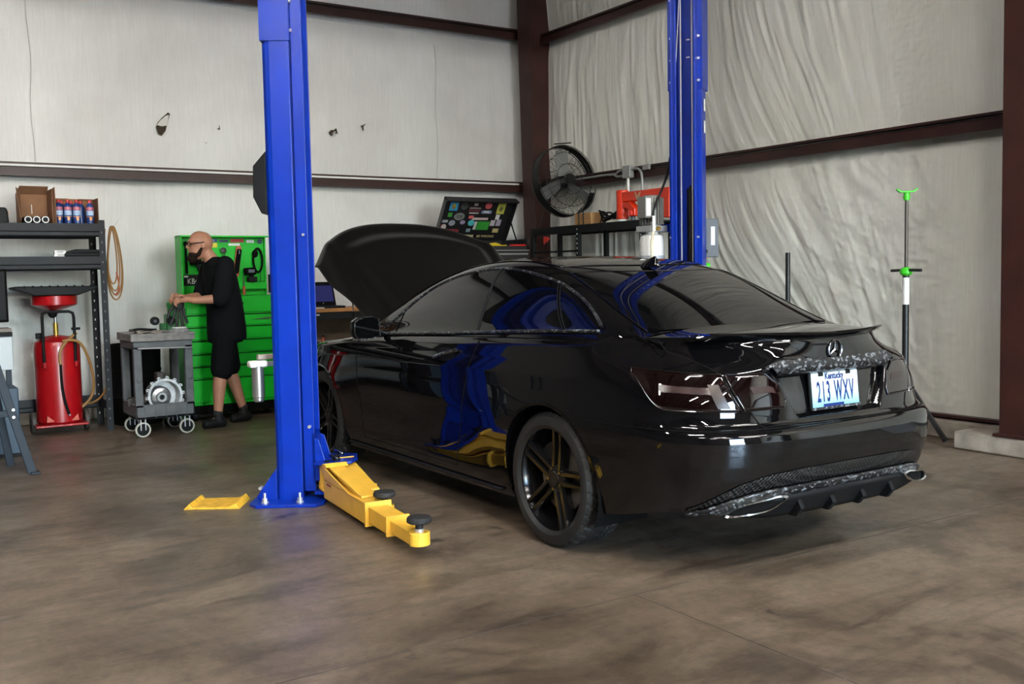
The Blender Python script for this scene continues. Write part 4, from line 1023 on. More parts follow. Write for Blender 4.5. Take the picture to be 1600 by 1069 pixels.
# tip of another yellow arm reaching in from the next bay
ta = thing('lift_arm', 'rounded end of a yellow lift arm from the neighbouring bay', 'lift arm', (-.035, 4.02, 0))
MB().lathe([(.045, .03), (.045, .09)], n=24).box(-.6, 0, -.045, .045, .035, .085).build('arm_tip', 'lift_yellow', ta, 40, bevel=.004)

# ------------------------------------------------------------------ corner: fan, rack, conduits, stand
fan = thing('wall_fan', 'large black caged fan with grey blades on the corner column', 'fan', (6.53, 8.95, 2.305))
FR = .385; RT = Matrix.Rotation(math.radians(-9), 4, 'X') @ Matrix.Rotation(math.radians(7), 4, 'Y')
def fb(b, n, m, p, sm=35): return b.xform(RT).build(n, m, p, sm)
mat('fan_black', (.006, .0065, .0065), .5, spec=.2); mat('fan_grey', (.10, .10, .095), .45, metal=.3, noise=.25, nscale=8)
cage = bpy.data.objects.new('cage', None); col.objects.link(cage); cage.parent = fan
for y, r in ((-.10, .30), (-.075, FR), (.075, FR), (.10, .28), (-.115, .17), (.115, .15), (-.12, .075)):
    fb(MB().tube([(r*math.cos(a), y, r*math.sin(a)) for a in np.linspace(0, 2*PI, 49)[:-1]], .0045 if r > .35 else .003, 6, closed=True), 'cage_ring', 'fan_black', cage)
fb(MB().lathe([(FR+.002, -.055), (FR+.002, .055)], axis=1, n=48, cap=False), 'cage_band', 'fan_black', cage)
for k in range(36):
    a = 2*PI*k/36; c_, s_ = math.cos(a), math.sin(a)
    fb(MB().tube([(.06*c_, -.122, .06*s_), (.17*c_, -.117, .17*s_), (.30*c_, -.102, .30*s_), (FR*c_, -.075, FR*s_), (FR*c_, .075, FR*s_), (.28*c_, .10, .28*s_), (.06*c_, .118, .06*s_)], .0015, 4), 'cage_wire', 'fan_black', cage)
for k in range(3):
    a = math.radians(95+120*k); c_, s_ = math.cos(a), math.sin(a); lo = []
    for r, wd, tw in ((.06, .045, .028), (.2, .068, .026), (.335, .072, .018), (.35, .055, .014)):
        e = np.array([c_, 0, s_])*r; p = np.array([-s_, 0, c_])
        lo.append([tuple(e+p*wd+np.array([0, tw, 0])), tuple(e-p*wd+np.array([0, -tw, 0])), tuple(e-p*wd+np.array([0, -tw+.003, 0])), tuple(e+p*wd+np.array([0, tw+.003, 0]))])
    fb(MB().ring(lo), 'blade', 'fan_grey', fan)
fb(MB().cyl((0, .03, 0), (0, .20, 0), .075, 20), 'motor', 'fan_black', fan); fb(MB().cyl((0, -.045, 0), (0, .03, 0), .035, 18), 'hub', 'fan_grey', fan)
fb(MB().cyl((0, -.125, 0), (0, -.120, 0), .06, 20), 'centre_badge', 'fan_black', fan)
MB().bar((0, .16, 0), (.17, .70, .02), .04, .04).bar((-.12, -.0, .40), (.10, .0, .425), .02, .012).build('wall_bracket', 'fan_black', fan, 0)
MB().tube(curve3([(0, .20, -.02), (-.10, .24, -.30), (-.16, .30, -.55), (-.14, .40, -.75)], 18), .005, 6).build('power_cord', 'fan_black', fan)

# rack along the right wall
mat('rack_black', (.007, .008, .0085), .5, spec=.2); mat('rack_grey', (.010, .0112, .014), .5, spec=.22, noise=.15, nscale=10)
rk = thing('storage_rack', 'black steel rack against the right wall below the fan', 'rack', (6.56, 8.40, 0))
for y in (-.98, .05, .90):
    for x in (-.20, .17):
        p = MB().box(x-.022, x+.022, y-.003, y+.003, .0, 1.80).box(x-.022, x-.018, y, y+.04, .0, 1.80).build('upright', 'rack_black', rk, 0)
        if x < 0 and y < .8:
            for k in range(8): MB().box(x-.0235, x-.0222, y+.012, y+.024, 1.40+k*.05, 1.415+k*.05).build('slot', 'label_white', p, 0)
for z in (1.72, 1.0):
    for x in (-.215, .175): MB().box(x-.008, x+.008, -.98, .94, z, z+.08).build('beam', 'rack_black', rk, 0, bevel=.003)
    MB().box(-.22, .19, -.98, .94, z+.065, z+.082).build('shelf_board', 'rack_black', rk, 0)
MB().box(-.21, -.2, .05, .9, 1.52, 1.54).build('tie_bar', 'rack_black', rk, 0)
bxk = thing('parts_carton', 'small tan carton with a black clip on the rack shelf', 'box', (6.50, 8.46, 1.802))
MB().box(-.09, .09, -.14, .14, 0, .125).build('carton', mat('carton_tan', (.36, .19, .075), .8, noise=.12, nscale=15), bxk, 0, bevel=.003)
MB().box(-.0915, -.09, -.14, .14, .06, .068).build('tape', mat('tape_brown', (.22, .11, .05), .5), bxk, 0); MB().tube([(-.096, .06, 0), (-.096, .06, .15), (-.096, .02, .17), (-.096, -.02, .15), (-.096, -.02, .0)], .006, 6).build('clip', 'black_plastic', bxk)
cc = thing('cable_coil', 'tangled black cable coil lying on the rack shelf', 'cable', (6.50, 8.08, 1.803))
for k in range(4):
    MB().tube([(.09*math.cos(a)*(1+.2*math.sin(3*a+k)), .13*math.sin(a)+.03*k-.05, .05+.03*k*.5+.04*math.sin(2*a+k*1.3)) for a in np.linspace(0, 2*PI, 40)[:-1]], .009, 6, closed=True).build('loop', 'black_plastic', cc)
MB().tube(curve3([(-.1, -.05, .05), (-.20, -.08, .03), (-.25, -.12, -.04), (-.25, -.16, -.10)], 16), .006, 6).build('cable_tail', 'black_plastic', cc)
mat('press_red', (.62, .030, .006), .35)
rp_ = thing('shop_press', 'orange-red steel press head frame standing on rack end', 'press', (6.42, 7.55, 1.804))
MB().cyl((0, .26, .02), (0, .26, .31), .062, 24).build('head_column', 'press_red', rp_, bevel=.008); MB().cyl((0, .26, 0), (0, .26, .02), .056, 24).build('column_foot', 'label_white', rp_)
MB().box(-.045, .045, -.48, .26, .185, .285).build('top_beam', 'press_red', rp_, 0, bevel=.012)
MB().prism([(.20, .185), (.10, .185), (.02, .12), (.02, .04), (.11, .04), (.13, .11), (.20, .13)], 0, -.05, .03).build('jaw', 'press_red', rp_, 0, bevel=.01)
MB().cyl((-.07, .07, .07), (-.03, .07, .07), .026, 16).build('knob', mat('knob_red', (.75, .06, .05), .4), rp_)
MB().prism([(-.075, .27), (-.04, .20), (-.01, .20), (.02, .27), (0, .27), (-.025, .225), (-.05, .27)], 0, -.049, -.0455).build('v_emblem', mat('emblem_tan', (.45, .28, .16), .5), rp_, 0)
MB().cyl((0, .10, .0), (0, .10, .05), .024, 12).build('jack_screw', 'grey_box', rp_)
MB().box(-.05, .05, -.48, -.40, 0, .20).build('rear_post', 'press_red', rp_, 0, bevel=.008)
tg_ = MB().box(-.003, .003, -.02, .02, 0, .06).box(-.004, .004, -.05, -.02, .02, .05).box(-.003, .003, .03, .05, -.02, .06).build('hanging_tag', mat('tag_red', (.50, .03, .02), .5), None, 0); tg_.location = (6.33, 9.02, 1.64)
tag(tg_, 'small red tag hanging below the black rack shelf', 'tag')
# conduits on the wall girt
cd = thing('conduit_box', 'grey junction box with bent conduits on the wall girt', 'conduit', (6.72, 8.08, 2.27))
MB().box(-.03, .03, -.06, .06, 0, .125).build('junction_box', mat('conduit_grey', (.30, .30, .29), .45, metal=.3), cd, 0, bevel=.004)
MB().tube([(0, .06, .09), (0, .14, .09), (0, .20, .06), (0, .30, .06), (0, .34, .065), (0, .9, .065)], .012, 8).build('conduit', 'conduit_grey', cd)
MB().tube([(0, .06, .03), (0, .18, .03), (0, .24, .06)], .012, 8).build('conduit', 'conduit_grey', cd)
MB().cyl((0, .0, -.17), (0, 0, 0), .014, 8).build('conduit', 'label_white', cd)
MB().tube(curve3([(0, -.06, .085), (0, -.14, .085), (0, -.20, .05), (0, -.22, -.03), (0, -.22, -.17)], 20), .013, 8).build('conduit', 'conduit_grey', cd)
MB().box(-.01, .02, -.33, -.24, .06, .11).build('strap', 'conduit_grey', cd, 0)
# under-hoist stands
mat('stand_green', (.05, .55, .02), .4); mat('stand_black', (.010, .010, .011), .4); mat('screw_steel', (.10, .085, .075), .4, metal=.7)
hs = thing('hoist_stand', 'tall black support stand with green saddle and handle by wall', 'support stand', (6.50, 4.62, 0))
for k in range(3):
    a = math.radians(90+120*k); MB().bar((.03*math.cos(a), .03*math.sin(a), .42), (.30*math.cos(a), .30*math.sin(a), .02), .03, .03).build('leg', 'stand_black', hs, 0)
MB().cyl((0, 0, .10), (0, 0, 1.24), .024, 18).build('tube', 'stand_black', hs); MB().lathe([(.0248, 1.02), (.0248, 1.22)], n=18, cap=False).build('sleeve_label', 'label_white', hs)
MB().lathe([(.03, 1.235), (.045, 1.25), (.045, 1.275), (.025, 1.295)], n=20).build('handle_hub', 'stand_green', hs)
for s in (-1, 1): MB().cyl((.02*s*.45, -.02*s*.9, 1.275), (.165*s*.48, -.165*s*.88, 1.272), .011, 10).build('handle_bar', 'stand_black', hs)
MB().cyl((0, 0, 1.27), (0, 0, 1.80), .013, 12).build('screw', 'screw_steel', hs)
sd = MB().lathe([(.022, 1.79), (.026, 1.82), (.02, 1.845)], n=18); sd.prism([(-.075, 1.868), (-.045, 1.846), (.045, 1.846), (.075, 1.868), (.07, 1.878), (.04, 1.858), (-.04, 1.858), (-.07, 1.878)], 1, -.03, .03).build('saddle', 'stand_green', hs, 30)
hs.rotation_euler.z = math.radians(-45)
for ch in list(hs.children):
    if ch.name.startswith('handle_bar'): pass
h2 = thing('support_pole', 'short plain black stand pole rising behind the car', 'support stand', (6.50, 5.75, 0))
MB().cyl((0, 0, .08), (0, 0, 1.435), .020, 16).build('tube', 'stand_black', h2)
for k in range(3):
    a = math.radians(30+120*k); MB().bar((.03*math.cos(a), .03*math.sin(a), .36), (.26*math.cos(a), .26*math.sin(a), .02), .03, .03).build('leg', 'stand_black', h2, 0)
h3 = thing('floor_jack', 'bright green jack handle top showing past the car roof', 'jack', (5.80, 6.02, 0))
MB().cyl((0, 0, .1), (0, 0, 1.33), .018, 12).build('handle', 'stand_green', h3); MB().box(-.06, .06, -.02, .02, 1.32, 1.36).build('grip', 'stand_green', h3, 0, bevel=.008)
MB().box(-.15, .15, -.25, .25, .04, .16).build('jack_body', 'stand_green', h3, 0, bevel=.02)
for sx in (-.14, .14):
    for sy in (-.18, .18): MB().cyl((sx-.02, sy, .045), (sx+.02, sy, .045), .045, 14).build('jack_wheel', 'stand_black', h3)
# ------------------------------------------------------------------ shelving unit at the left with its load
su = thing('shelving_unit', 'dark grey boltless steel shelving unit loaded with cartons', 'shelf', (1.0, 9.40, 0))
def upright(x, y, h, dx, dy, slots):
    b = MB().box(min(x, x+dx), max(x, x+dx), y-.0015, y+.0015, 0, h).box(x-.0015, x+.0015, min(y, y+dy), max(y, y+dy), 0, h)
    o = b.build('upright', 'rack_grey', su, 0)
    if slots:
        for k in range(int((h-.1)/.085)):
            MB().box(x+dx*.45, x+dx*.62, y-.0035, y-.0018, .10+k*.085, .118+k*.085).build('slot', 'label_white' if slots == 2 else 'grey_box', o, 0)
    return o
upright(.775, -.24, 1.83, -.052, .05, 1); upright(.775, .22, 1.83, -.052, -.05, 2); upright(-.75, -.24, 1.83, .05, .05, 0); upright(-.75, .22, 1.83, .05, -.05, 0)
for z in (1.685, 1.405, .16):
    for y in ((-.245, .215) if z > 1 else (.215,)):
        MB().prism([(y, z), (y-.012, z+.012), (y-.012, z+.04), (y, z+.05), (y, z+.115), (y+.02, z+.115), (y+.02, z)], 0, -.73, .725).build('beam', 'rack_grey', su, 0)
    for x in (-.75, .75): MB().box(x-.01, x+.01, -.23, .21, z+.02, z+.09).build('side_beam', 'rack_grey', su, 0)
    if z > 1: MB().box(-.73, .73, -.225, .205, z+.095, z+.113).build('shelf_board', 'rack_grey', su, 0)
mat('carton_brown', (.20, .095, .045), .85, noise=.12, nscale=14)
mat('bottle_blue', (.010, .035, .16), .3); mat('bottle_red', (.55, .03, .03), .4); mat('label_sky', (.20, .36, .62), .45); mat('label_orange', (.75, .30, .10), .5); mat('label_pink', (.45, .12, .16), .5)
TOPZ = 1.800
c1 = thing('carton', 'open brown carton on its side holding black tubes on top shelf', 'carton', (1.270, 9.46, TOPZ+.001))
MB().box(-.125, .125, -.14, .14, 0, .004).box(-.125, -.121, -.14, .14, 0, .27).box(.121, .125, -.14, .14, 0, .30).box(-.125, .125, .136, .14, 0, .27).build('carton_shell', 'carton_brown', c1, 0)
MB().add([(-.125, .14, .27), (.125, .14, .27), (.125, .06, .335), (-.10, .06, .335)], [(0, 1, 2, 3)]).build('top_flap', 'carton_brown', c1, 0, solid=.004)
MB().add([(-.125, -.14, .0), (-.125, -.14, .27), (-.165, -.22, .30), (-.135, -.22, .02)], [(0, 1, 2, 3)]).build('side_flap', 'carton_brown', c1, 0, solid=.004)
MB().add([(.125, -.14, .0), (.125, -.14, .30), (.135, -.20, .31), (.14, -.20, .0)], [(0, 1, 2, 3)]).build('side_flap', 'carton_brown', c1, 0, solid=.004)
MB().box(-.006, .0, .132, .136, .10, .18).build('paper_strip', 'label_white', c1, 0)
for k, x in enumerate((-.068, -.002, .066)):
    tb = thing('parts_tube', 'black tube with white end ring lying inside the open carton', 'tube', (1.270+x, 9.46, TOPZ+.038), 0, 'tubes in the carton')
    MB().cyl((0, -.125, 0), (0, .12, 0), .032, 20).build('tube_body', 'black_plastic', tb); MB().lathe([(.021, -.1262), (.029, -.1262), (.029, -.1252), (.021, -.1252)], axis=1, n=24, cap=False).build('end_ring', 'label_white', tb)
c2 = thing('carton', 'open-fronted brown carton packed with blue bottles on top shelf', 'carton', (1.592, 9.46, TOPZ+.001))
MB().box(-.175, .175, -.12, .12, 0, .004).box(-.175, -.171, -.12, .12, 0, .235).box(.171, .175, -.12, .12, 0, .23).box(-.175, .175, .116, .12, 0, .235).build('carton_shell', 'carton_brown', c2, 0)
MB().box(-.17, -.03, .10, .115, .225, .238).box(.05, .17, .10, .115, .225, .236).build('top_flap', 'carton_brown', c2, 0)
for k, (x, y) in enumerate(((-.140, -.07), (-.068, -.07), (.004, -.075), (.112, -.07), (-.10, .04), (.055, .03), (-.02, .05))):
    bt = thing('bottle', 'blue bottle with red cap standing in the carton', 'bottle', (1.592+x, 9.46+y, TOPZ+.007), 0, 'blue bottles in the carton')
    MB().lathe([(.028, 0), (.032, .004), (.032, .145), (.028, .162), (.014, .178), (.013, .185)], n=20).build('bottle_body', 'bottle_blue', bt)
    MB().lathe([(.0145, .182), (.0145, .205), (.012, .207)], n=16).build('cap', 'bottle_red', bt)
    if y < 0:
        MB().lathe([(.0325, .118), (.0325, .145)], n=20, cap=False).build('label_band', 'label_pink', bt); MB().lathe([(.0325, .072), (.0325, .115)], n=20, cap=False).build('label_band', 'label_sky', bt)
        MB().lathe([(.0326, .058), (.0326, .063)], n=20, cap=False).build('label_band', 'label_orange', bt); MB().box(-.010, .010, -.0335, -.0315, .03, .056).build('label_mark', 'label_orange', bt, 0)
        for zz_, s_ in ((.102, 'BRAKE'), (.084, 'FLUID')): text('label_text', s_, .0165, 'label_white', bt, frame((0, -.0345, zz_), (1, 0, 0), (0, 0, 1)), .0004, bold=.0003)
cs = thing('tool_case', 'black moulded case with orange latch on the top shelf', 'case', (.98, 9.42, TOPZ))
MB().prism([(-.14, 0), (.075, 0), (.068, .10), (.055, .135), (-.14, .14)], 1, -.11, .11).build('case_body', 'black_plastic', cs, 0, bevel=.012); MB().box(.068, .082, -.03, .0, .08, .105).build('latch', 'label_orange', cs, 0, bevel=.003)
for z_, w_ in ((0, .055), (.027, .045)):
    wb = thing('small_box', 'small white box stacked on the lower shelf' if z_ == 0 else 'small white box lying on top of another white box', 'box', (1.43-(.008 if z_ else 0), 9.25, 1.519+z_))
    MB().box(-w_, w_, -.03, .03, 0, .026).build('box_body', 'label_white', wb, 0, bevel=.002); MB().box(-w_*.6, w_*.5, -.0308, -.03, .008, .02).build('print', mat('print_grey', (.35, .36, .38), .6), wb, 0)
bg = thing('tool_bag', 'long black soft case lying on the lower shelf', 'case', (1.62, 9.26, 1.519))
MB().prism([(-.165, .0), (.13, .0), (.13, .055), (.06, .062), (-.08, .062), (-.15, .04), (-.17, .018)], 1, -.08, .08).build('case_body', 'black_plastic', bg, 0, bevel=.012); MB().tube([(-.12, -.082, .03), (.12, -.082, .034)], .003, 5).build('zip', 'matte_black', bg)
# coiled air hose on the end of the shelving
mat('hose_gold', (.26, .13, .035), .5); mat('hose_red', (.35, .06, .02), .5)
ah = thing('air_hose', 'tan coiled air hose hanging from the shelving upright', 'hose', (1.845, 9.24, 1.78))
for k, (wd, h_, off, c_) in enumerate(((.050, .56, 0, 'g'), (.060, .60, .010, 'g'), (.040, .50, -.006, 'g'), (.068, .64, .014, 'g'))):
    MB().tube([(off+wd*math.sin(a)*(.7+.3*(1-math.cos(a)))*.9, -.04+.012*k, -h_*(1-math.cos(a))/2) for a in np.linspace(0, 2*PI, 48)[:-1]], .0065, 7, closed=True).build('hose_loop', 'hose_gold', ah)
MB().tube(curve3([(.02, -.03, -.40), (.035, -.035, -.50), (.02, -.03, -.58), (.0, -.03, -.60)], 12), .007, 7).build('hose_end', 'hose_red', ah)
MB().tube(curve3([(.0, -.02, -.02), (.03, -.04, .02), (.06, -.05, .06)], 8), .003, 5).build('hanger_hook', 'bolt_zinc', ah)
MB().tube(curve3([(-.05, .01, -.02), (-.07, .02, -.3), (-.055, .02, -.6), (-.075, .02, -1.0)], 20), .006, 6).build('hose_drop', 'hose_gold', ah)

# ------------------------------------------------------------------ red oil drain
mat('drain_red', (.30, .003, .006), .28, coat=.3, noise=.08, nscale=8); mat('mark_orange', (.42, .06, .03), .5)
od = thing('oil_drain', 'red wheeled oil drain tank with funnel bowl and black handle', 'oil drain', (1.385, 9.42, 0))
MB().lathe([(.17, .085), (.186, .10), (.188, .74), (.178, .79), (.12, .83), (.03, .845)], n=48).build('tank', 'drain_red', od)
MB().box(-.22, .20, -.20, .16, .065, .085).build('base_plate', 'drain_red', od, 0, bevel=.006)
for x in (-.215, .215):
    w_ = MB().lathe([(.03, -.02), (.085, -.018), (.092, -.01), (.092, .01), (.085, .018), (.03, .02)], c=(x, .02, .092), axis=0, n=32).build('wheel', mat('wheel_brown', (.05, .042, .036), .6), od); MB().lathe([(.03, -.022), (.03, .022)], c=(x, .02, .092), axis=0, n=16).build('wheel_hub', 'black_plastic', w_)
MB().tube([(-.125, -.155, .62), (-.125, -.15, 1.0), (-.12, -.14, 1.035), (-.09, -.135, 1.05), (.09, -.135, 1.05), (.12, -.14, 1.035), (.125, -.15, 1.0), (.125, -.155, .62)], .0125, 10).build('handle', 'black_plastic', od)
for x in (-.125, .125): MB().lathe([(.014, .575), (.016, .62)], c=(x, -.168, 0), n=12).build('handle_socket', 'drain_red', od)
st_ = MB().cyl((0, 0, .84), (0, 0, .95), .022, 16).build('stem_collar', 'brass', od); MB().cyl((0, 0, .94), (0, 0, 1.10), .013, 12).build('stem', 'chrome', st_); MB().sphere((-.02, -.01, 1.03), .038, n=14, m=8).build('clamp_knob', 'black_plastic', st_)
MB().lathe([(.025, 1.03), (.04, 1.055), (.178, 1.105), (.184, 1.11), (.186, 1.185), (.178, 1.188), (.172, 1.12)], n=40, cap=False).build('bowl', 'drain_red', od)
MB().prism([(-.17, 1.19), (.17, 1.19), (.32, 1.245), (.325, 1.262), (.26, 1.266), (-.27, 1.272), (-.335, 1.262), (-.33, 1.245)], 1, -.19, .19).build('drip_tray', 'black_plastic', od, 0, bevel=.008)
for k in range(9): MB().cyl((-.26+.065*k, -.19, 1.268), (-.245+.065*k, -.19, 1.268), .008, 8).build('tray_rib', 'black_plastic', od)
MB().tube(curve3([(.14, -.14, .86), (.06, -.18, .80), (.0, -.20, .72), (-.005, -.205, .60)], 16), .013, 8).build('hose', 'hose_gold', od)
MB().tube(curve3([(.02, -.185, .80), (.12, -.20, .80), (.22, -.15, .66), (.27, -.10, .45), (.24, -.06, .27), (.17, -.05, .20)], 30), .012, 8).build('hose', 'hose_gold', od)
MB().tube(curve3([(-.005, -.205, .62), (.0, -.205, .40), (.03, -.205, .22), (.045, -.20, .17)], 14), .011, 8).build('hose_wand', 'black_plastic', od)
MB().cyl((.045, -.20, .175), (.05, -.20, .155), .009, 8).build('wand_tip', 'bolt_zinc', od)
MB().cyl((.10, -.16, .90), (.17, -.16, .90), .012, 10).cyl((.125, -.16, .90), (.125, -.16, .98), .008, 8).build('valve', 'black_plastic', od); MB().box(-.17, -.11, -.08, -.03, .82, .87).build('cap', 'black_plastic', od, 0, bevel=.008)
for x0 in (-.10, .09): MB().add([(x0-.03, -.187+abs(x0)*.16, .105), (x0+.035, -.187+abs(x0)*.16, .11), (x0+(.03 if x0 > 0 else -.025), -.187+abs(x0)*.16, .165)], [(0, 1, 2)]).build('tank_mark', 'mark_orange', od, 0)  # two flat orange triangles low on the tank front
MB().tube(curve3([(.16, .05, .22), (.28, .02, .23), (.36, -.02, .30), (.40, -.06, .42)], 16), .010, 8).build('hose', 'hose_gold', od)

# ------------------------------------------------------------------ things cut by the left edge
mat('blue_grey', (.011, .018, .029), .5, spec=.25, noise=.1, nscale=10)
ws = thing('saw_horse', 'blue-grey steel trestle leg with bolted cross brace', 'trestle', (.70, 7.48, 0))
def tleg(dx, dy, n): return MB().bar((dx, dy*.2, .84), (dx+.21, dy, .0), .055, .03, (0, 1, 0)).build(n, 'blue_grey', ws, 0, bevel=.003)
tleg(-.005, -.03, 'leg'); MB().bar((-.02, .16, .84), (.10, .22, .03), .05, .03, (0, 1, 0)).build('leg', 'blue_grey', ws, 0, bevel=.003)
MB().bar((-.5, -.01, .40), (.11, -.01, .425), .03, .045).build('cross_brace', 'blue_grey', ws, 0, bevel=.003); MB().box(-.7, .04, -.06, .10, .83, .86).build('top_rail', 'blue_grey', ws, 0, bevel=.004)
MB().bar((-.72, -.03, .84), (-.90, -.10, 0), .055, .03, (0, 1, 0)).build('leg', 'blue_grey', ws, 0, bevel=.003); MB().bar((-.70, .16, .84), (-.82, .22, .0), .05, .03, (0, 1, 0)).build('leg', 'blue_grey', ws, 0, bevel=.003)
for z in (.40, .45): MB().cyl((.105, -.035, z), (.105, -.05, z), .010, 8).build('bolt', 'bolt_zinc', ws)
sp_ = MB().box(.19, .25, -.08, .0, .0, .014).build('foot', 'blue_grey', ws, 0, bevel=.004)
mn = thing('monitor', 'black flat screen standing on the bench beside shelving', 'monitor', (.68, 8.78, .955))
MB().box(-.30, .272, -.02, .02, .04, .46).build('screen_case', 'matte_black', mn, 0, bevel=.008); MB().box(-.28, .255, -.0215, -.02, .06, .44).build('screen', 'black_plastic', mn, 0); MB().box(-.12, .12, -.08, .08, -.005, .04).build('stand', 'matte_black', mn, 0)
wbn = thing('work_bench', 'grey-topped work bench with pale metal drawer front', 'bench', (.55, 8.80, 0))
MB().box(-.70, .41, -.12, .12, .92, .95).build('bench_top', mat('bench_tan', (.16, .135, .115), .6), wbn, 0, bevel=.004); MB().box(-.70, .415, -.10, .12, .885, .92).build('bench_edge', 'black_plastic', wbn, 0)
MB().box(-.65, .415, -.08, .1, .62, .885).build('drawer_front', mat('pale_metal', (.25, .255, .26), .4, metal=.3), wbn, 0, bevel=.004)
for x in (-.6, .38): MB().box(x-.02, x+.02, -.06, -.02, 0, .64).build('leg', 'blue_grey', wbn, 0)
bb = thing('blue_crate', 'dark blue steel box on the floor below the bench', 'crate', (.70, 8.40, 0)); MB().box(-.3, .235, -.15, .15, .02, .52).build('crate_body', mat('crate_blue', (.012, .035, .065), .5), bb, 0, bevel=.008); MB().box(-.31, .25, -.155, .155, .0, .03).build('crate_skid', 'black_plastic', bb, 0)

# ------------------------------------------------------------------ service cart, gearbox, drum
mat('cart_grey', (.072, .080, .088), .55, noise=.2, nscale=14); mat('cart_top', (.16, .155, .15), .6, noise=.3, nscale=20); mat('tire_cream', (.42, .42, .36), .5)
mat('cast_alu', (.42, .43, .44), .38, metal=.6, noise=.2, nscale=25); mat('dirty_iron', (.05, .045, .042), .6, metal=.3, noise=.4, nscale=20); mat('converter', (.43, .45, .47), .25, metal=.8)
ct = thing('service_cart', 'grey plastic two-tier service cart on cream-rimmed castors', 'cart', (2.065, 8.80, 0))
x0, x1, y0, y1 = -.235, .245, -.27, .23
tp = MB().box(x0-.02, x1+.02, y0-.02, y1+.02, .835, .850); tp.box(x0-.02, x1+.02, y0-.02, y0, .80, .865).box(x0-.02, x1+.02, y1, y1+.02, .80, .865).box(x0-.02, x0, y0, y1, .80, .865).box(x1, x1+.02, y0, y1, .80, .865)
tp.build('top_tray', 'cart_top', ct, 0, bevel=.006)
MB().box(x0, x1, y0, y1, .735, .80).build('tray_skirt', 'cart_grey', ct, 0, bevel=.006); MB().cyl((x0+.03, y0-.025, .745), (x1-.01, y0-.025, .735), .006, 8).build('front_bar', 'cast_alu', ct)
tb_ = MB().box(x0, x1, y0, y1, .155, .175).box(x0, x1, y0, y0+.015, .155, .275).box(x0, x1, y1-.015, y1, .155, .275).box(x0, x0+.015, y0, y1, .155, .275).box(x1-.015, x1, y0, y1, .155, .275); tb_.build('lower_tray', 'cart_grey', ct, 0, bevel=.004)
for k in range(5): MB().box(x0+.07+.085*k, x0+.076+.085*k, y0-.006, y0, .16, .27).build('tray_rib', 'cart_grey', ct, 0)
for xa in (x0, x1-.065):
    for ya in (y0, y1-.05):
        lg = MB().box(xa, xa+.065, ya, ya+.05, .25, .76).build('leg', 'cart_grey', ct, 0, bevel=.006)
        if ya == y0: MB().sphere((xa+.034, ya-.001, .48), .020, .004, .022).build('leg_stud', 'cart_grey', lg)
for xa in (x0+.06, x1-.06):
    for ya in (y0+.05, y1-.05):
        f_ = MB().box(xa-.022, xa-.016, ya-.025, ya+.025, .06, .155).box(xa+.016, xa+.022, ya-.025, ya+.025, .06, .155).build('castor_fork', 'bolt_zinc', ct, 0)
        wv_ = MB().lathe([(.02, -.013), (.050, -.013), (.050, .013), (.02, .013)], c=(xa, ya, .064), axis=1, n=24).build('castor_wheel', 'black_plastic', ct); MB().lathe([(.050, -.014), (.062, -.014), (.064, 0), (.062, .014), (.050, .014)], c=(xa, ya, .064), axis=1, n=32, cap=False).build('castor_tread', 'tire_cream', wv_)
gb_ = thing('gearbox', 'aluminium gearbox with open bell housing on the lower cart tray', 'gearbox', (2.085, 8.80, .335))
MB().lathe([(.122, -.215), (.142, -.215), (.142, -.195), (.135, -.19), (.125, -.06), (.085, .12), (.06, .20), (.03, .20)], axis=1, n=40, cap=False).build('bell_housing', 'cast_alu', gb_)
MB().lathe([(.121, -.214), (.121, -.10), (.01, -.10)], axis=1, n=40, cap=False).build('bell_inside', 'cast_alu', gb_)
for k in range(14):
    a = 2*PI*k/14+.1; MB().lathe([(.0055, -.217), (.014, -.217), (.014, -.19), (.0055, -.19), (.0055, -.217)], c=(.150*math.cos(a), 0, .150*math.sin(a)), axis=1, n=12, cap=False).build('flange_ear', 'cast_alu', gb_)
MB().lathe([(.09, -.12), (.088, -.19), (.075, -.215), (.045, -.225), (.040, -.245), (.022, -.245), (.020, -.20)], c=(-.035, 0, -.01), axis=1, n=36, cap=False).build('torque_converter', 'converter', gb_)
MB().bar((-.10, -.05, -.03), (-.27, -.02, -.06), .09, .07).build('side_casing', 'dirty_iron', gb_, 0, bevel=.012); MB().box(-.05, .02, -.15, -.05, .12, .19).build('selector_cover', 'dirty_iron', gb_, 0, bevel=.014)
MB().prism([(.12, .06), (.20, -.03), (.21, -.06), (.13, -.02)], 1, -.16, .02).build('side_rib', 'cast_alu', gb_, 0, bevel=.006); MB().bar((.06, -.17, -.105), (.20, -.17, -.09), .05, .05).build('rusty_block', mat('rust', (.09, .04, .022), .8, noise=.4, nscale=30), gb_, 0, bevel=.008)
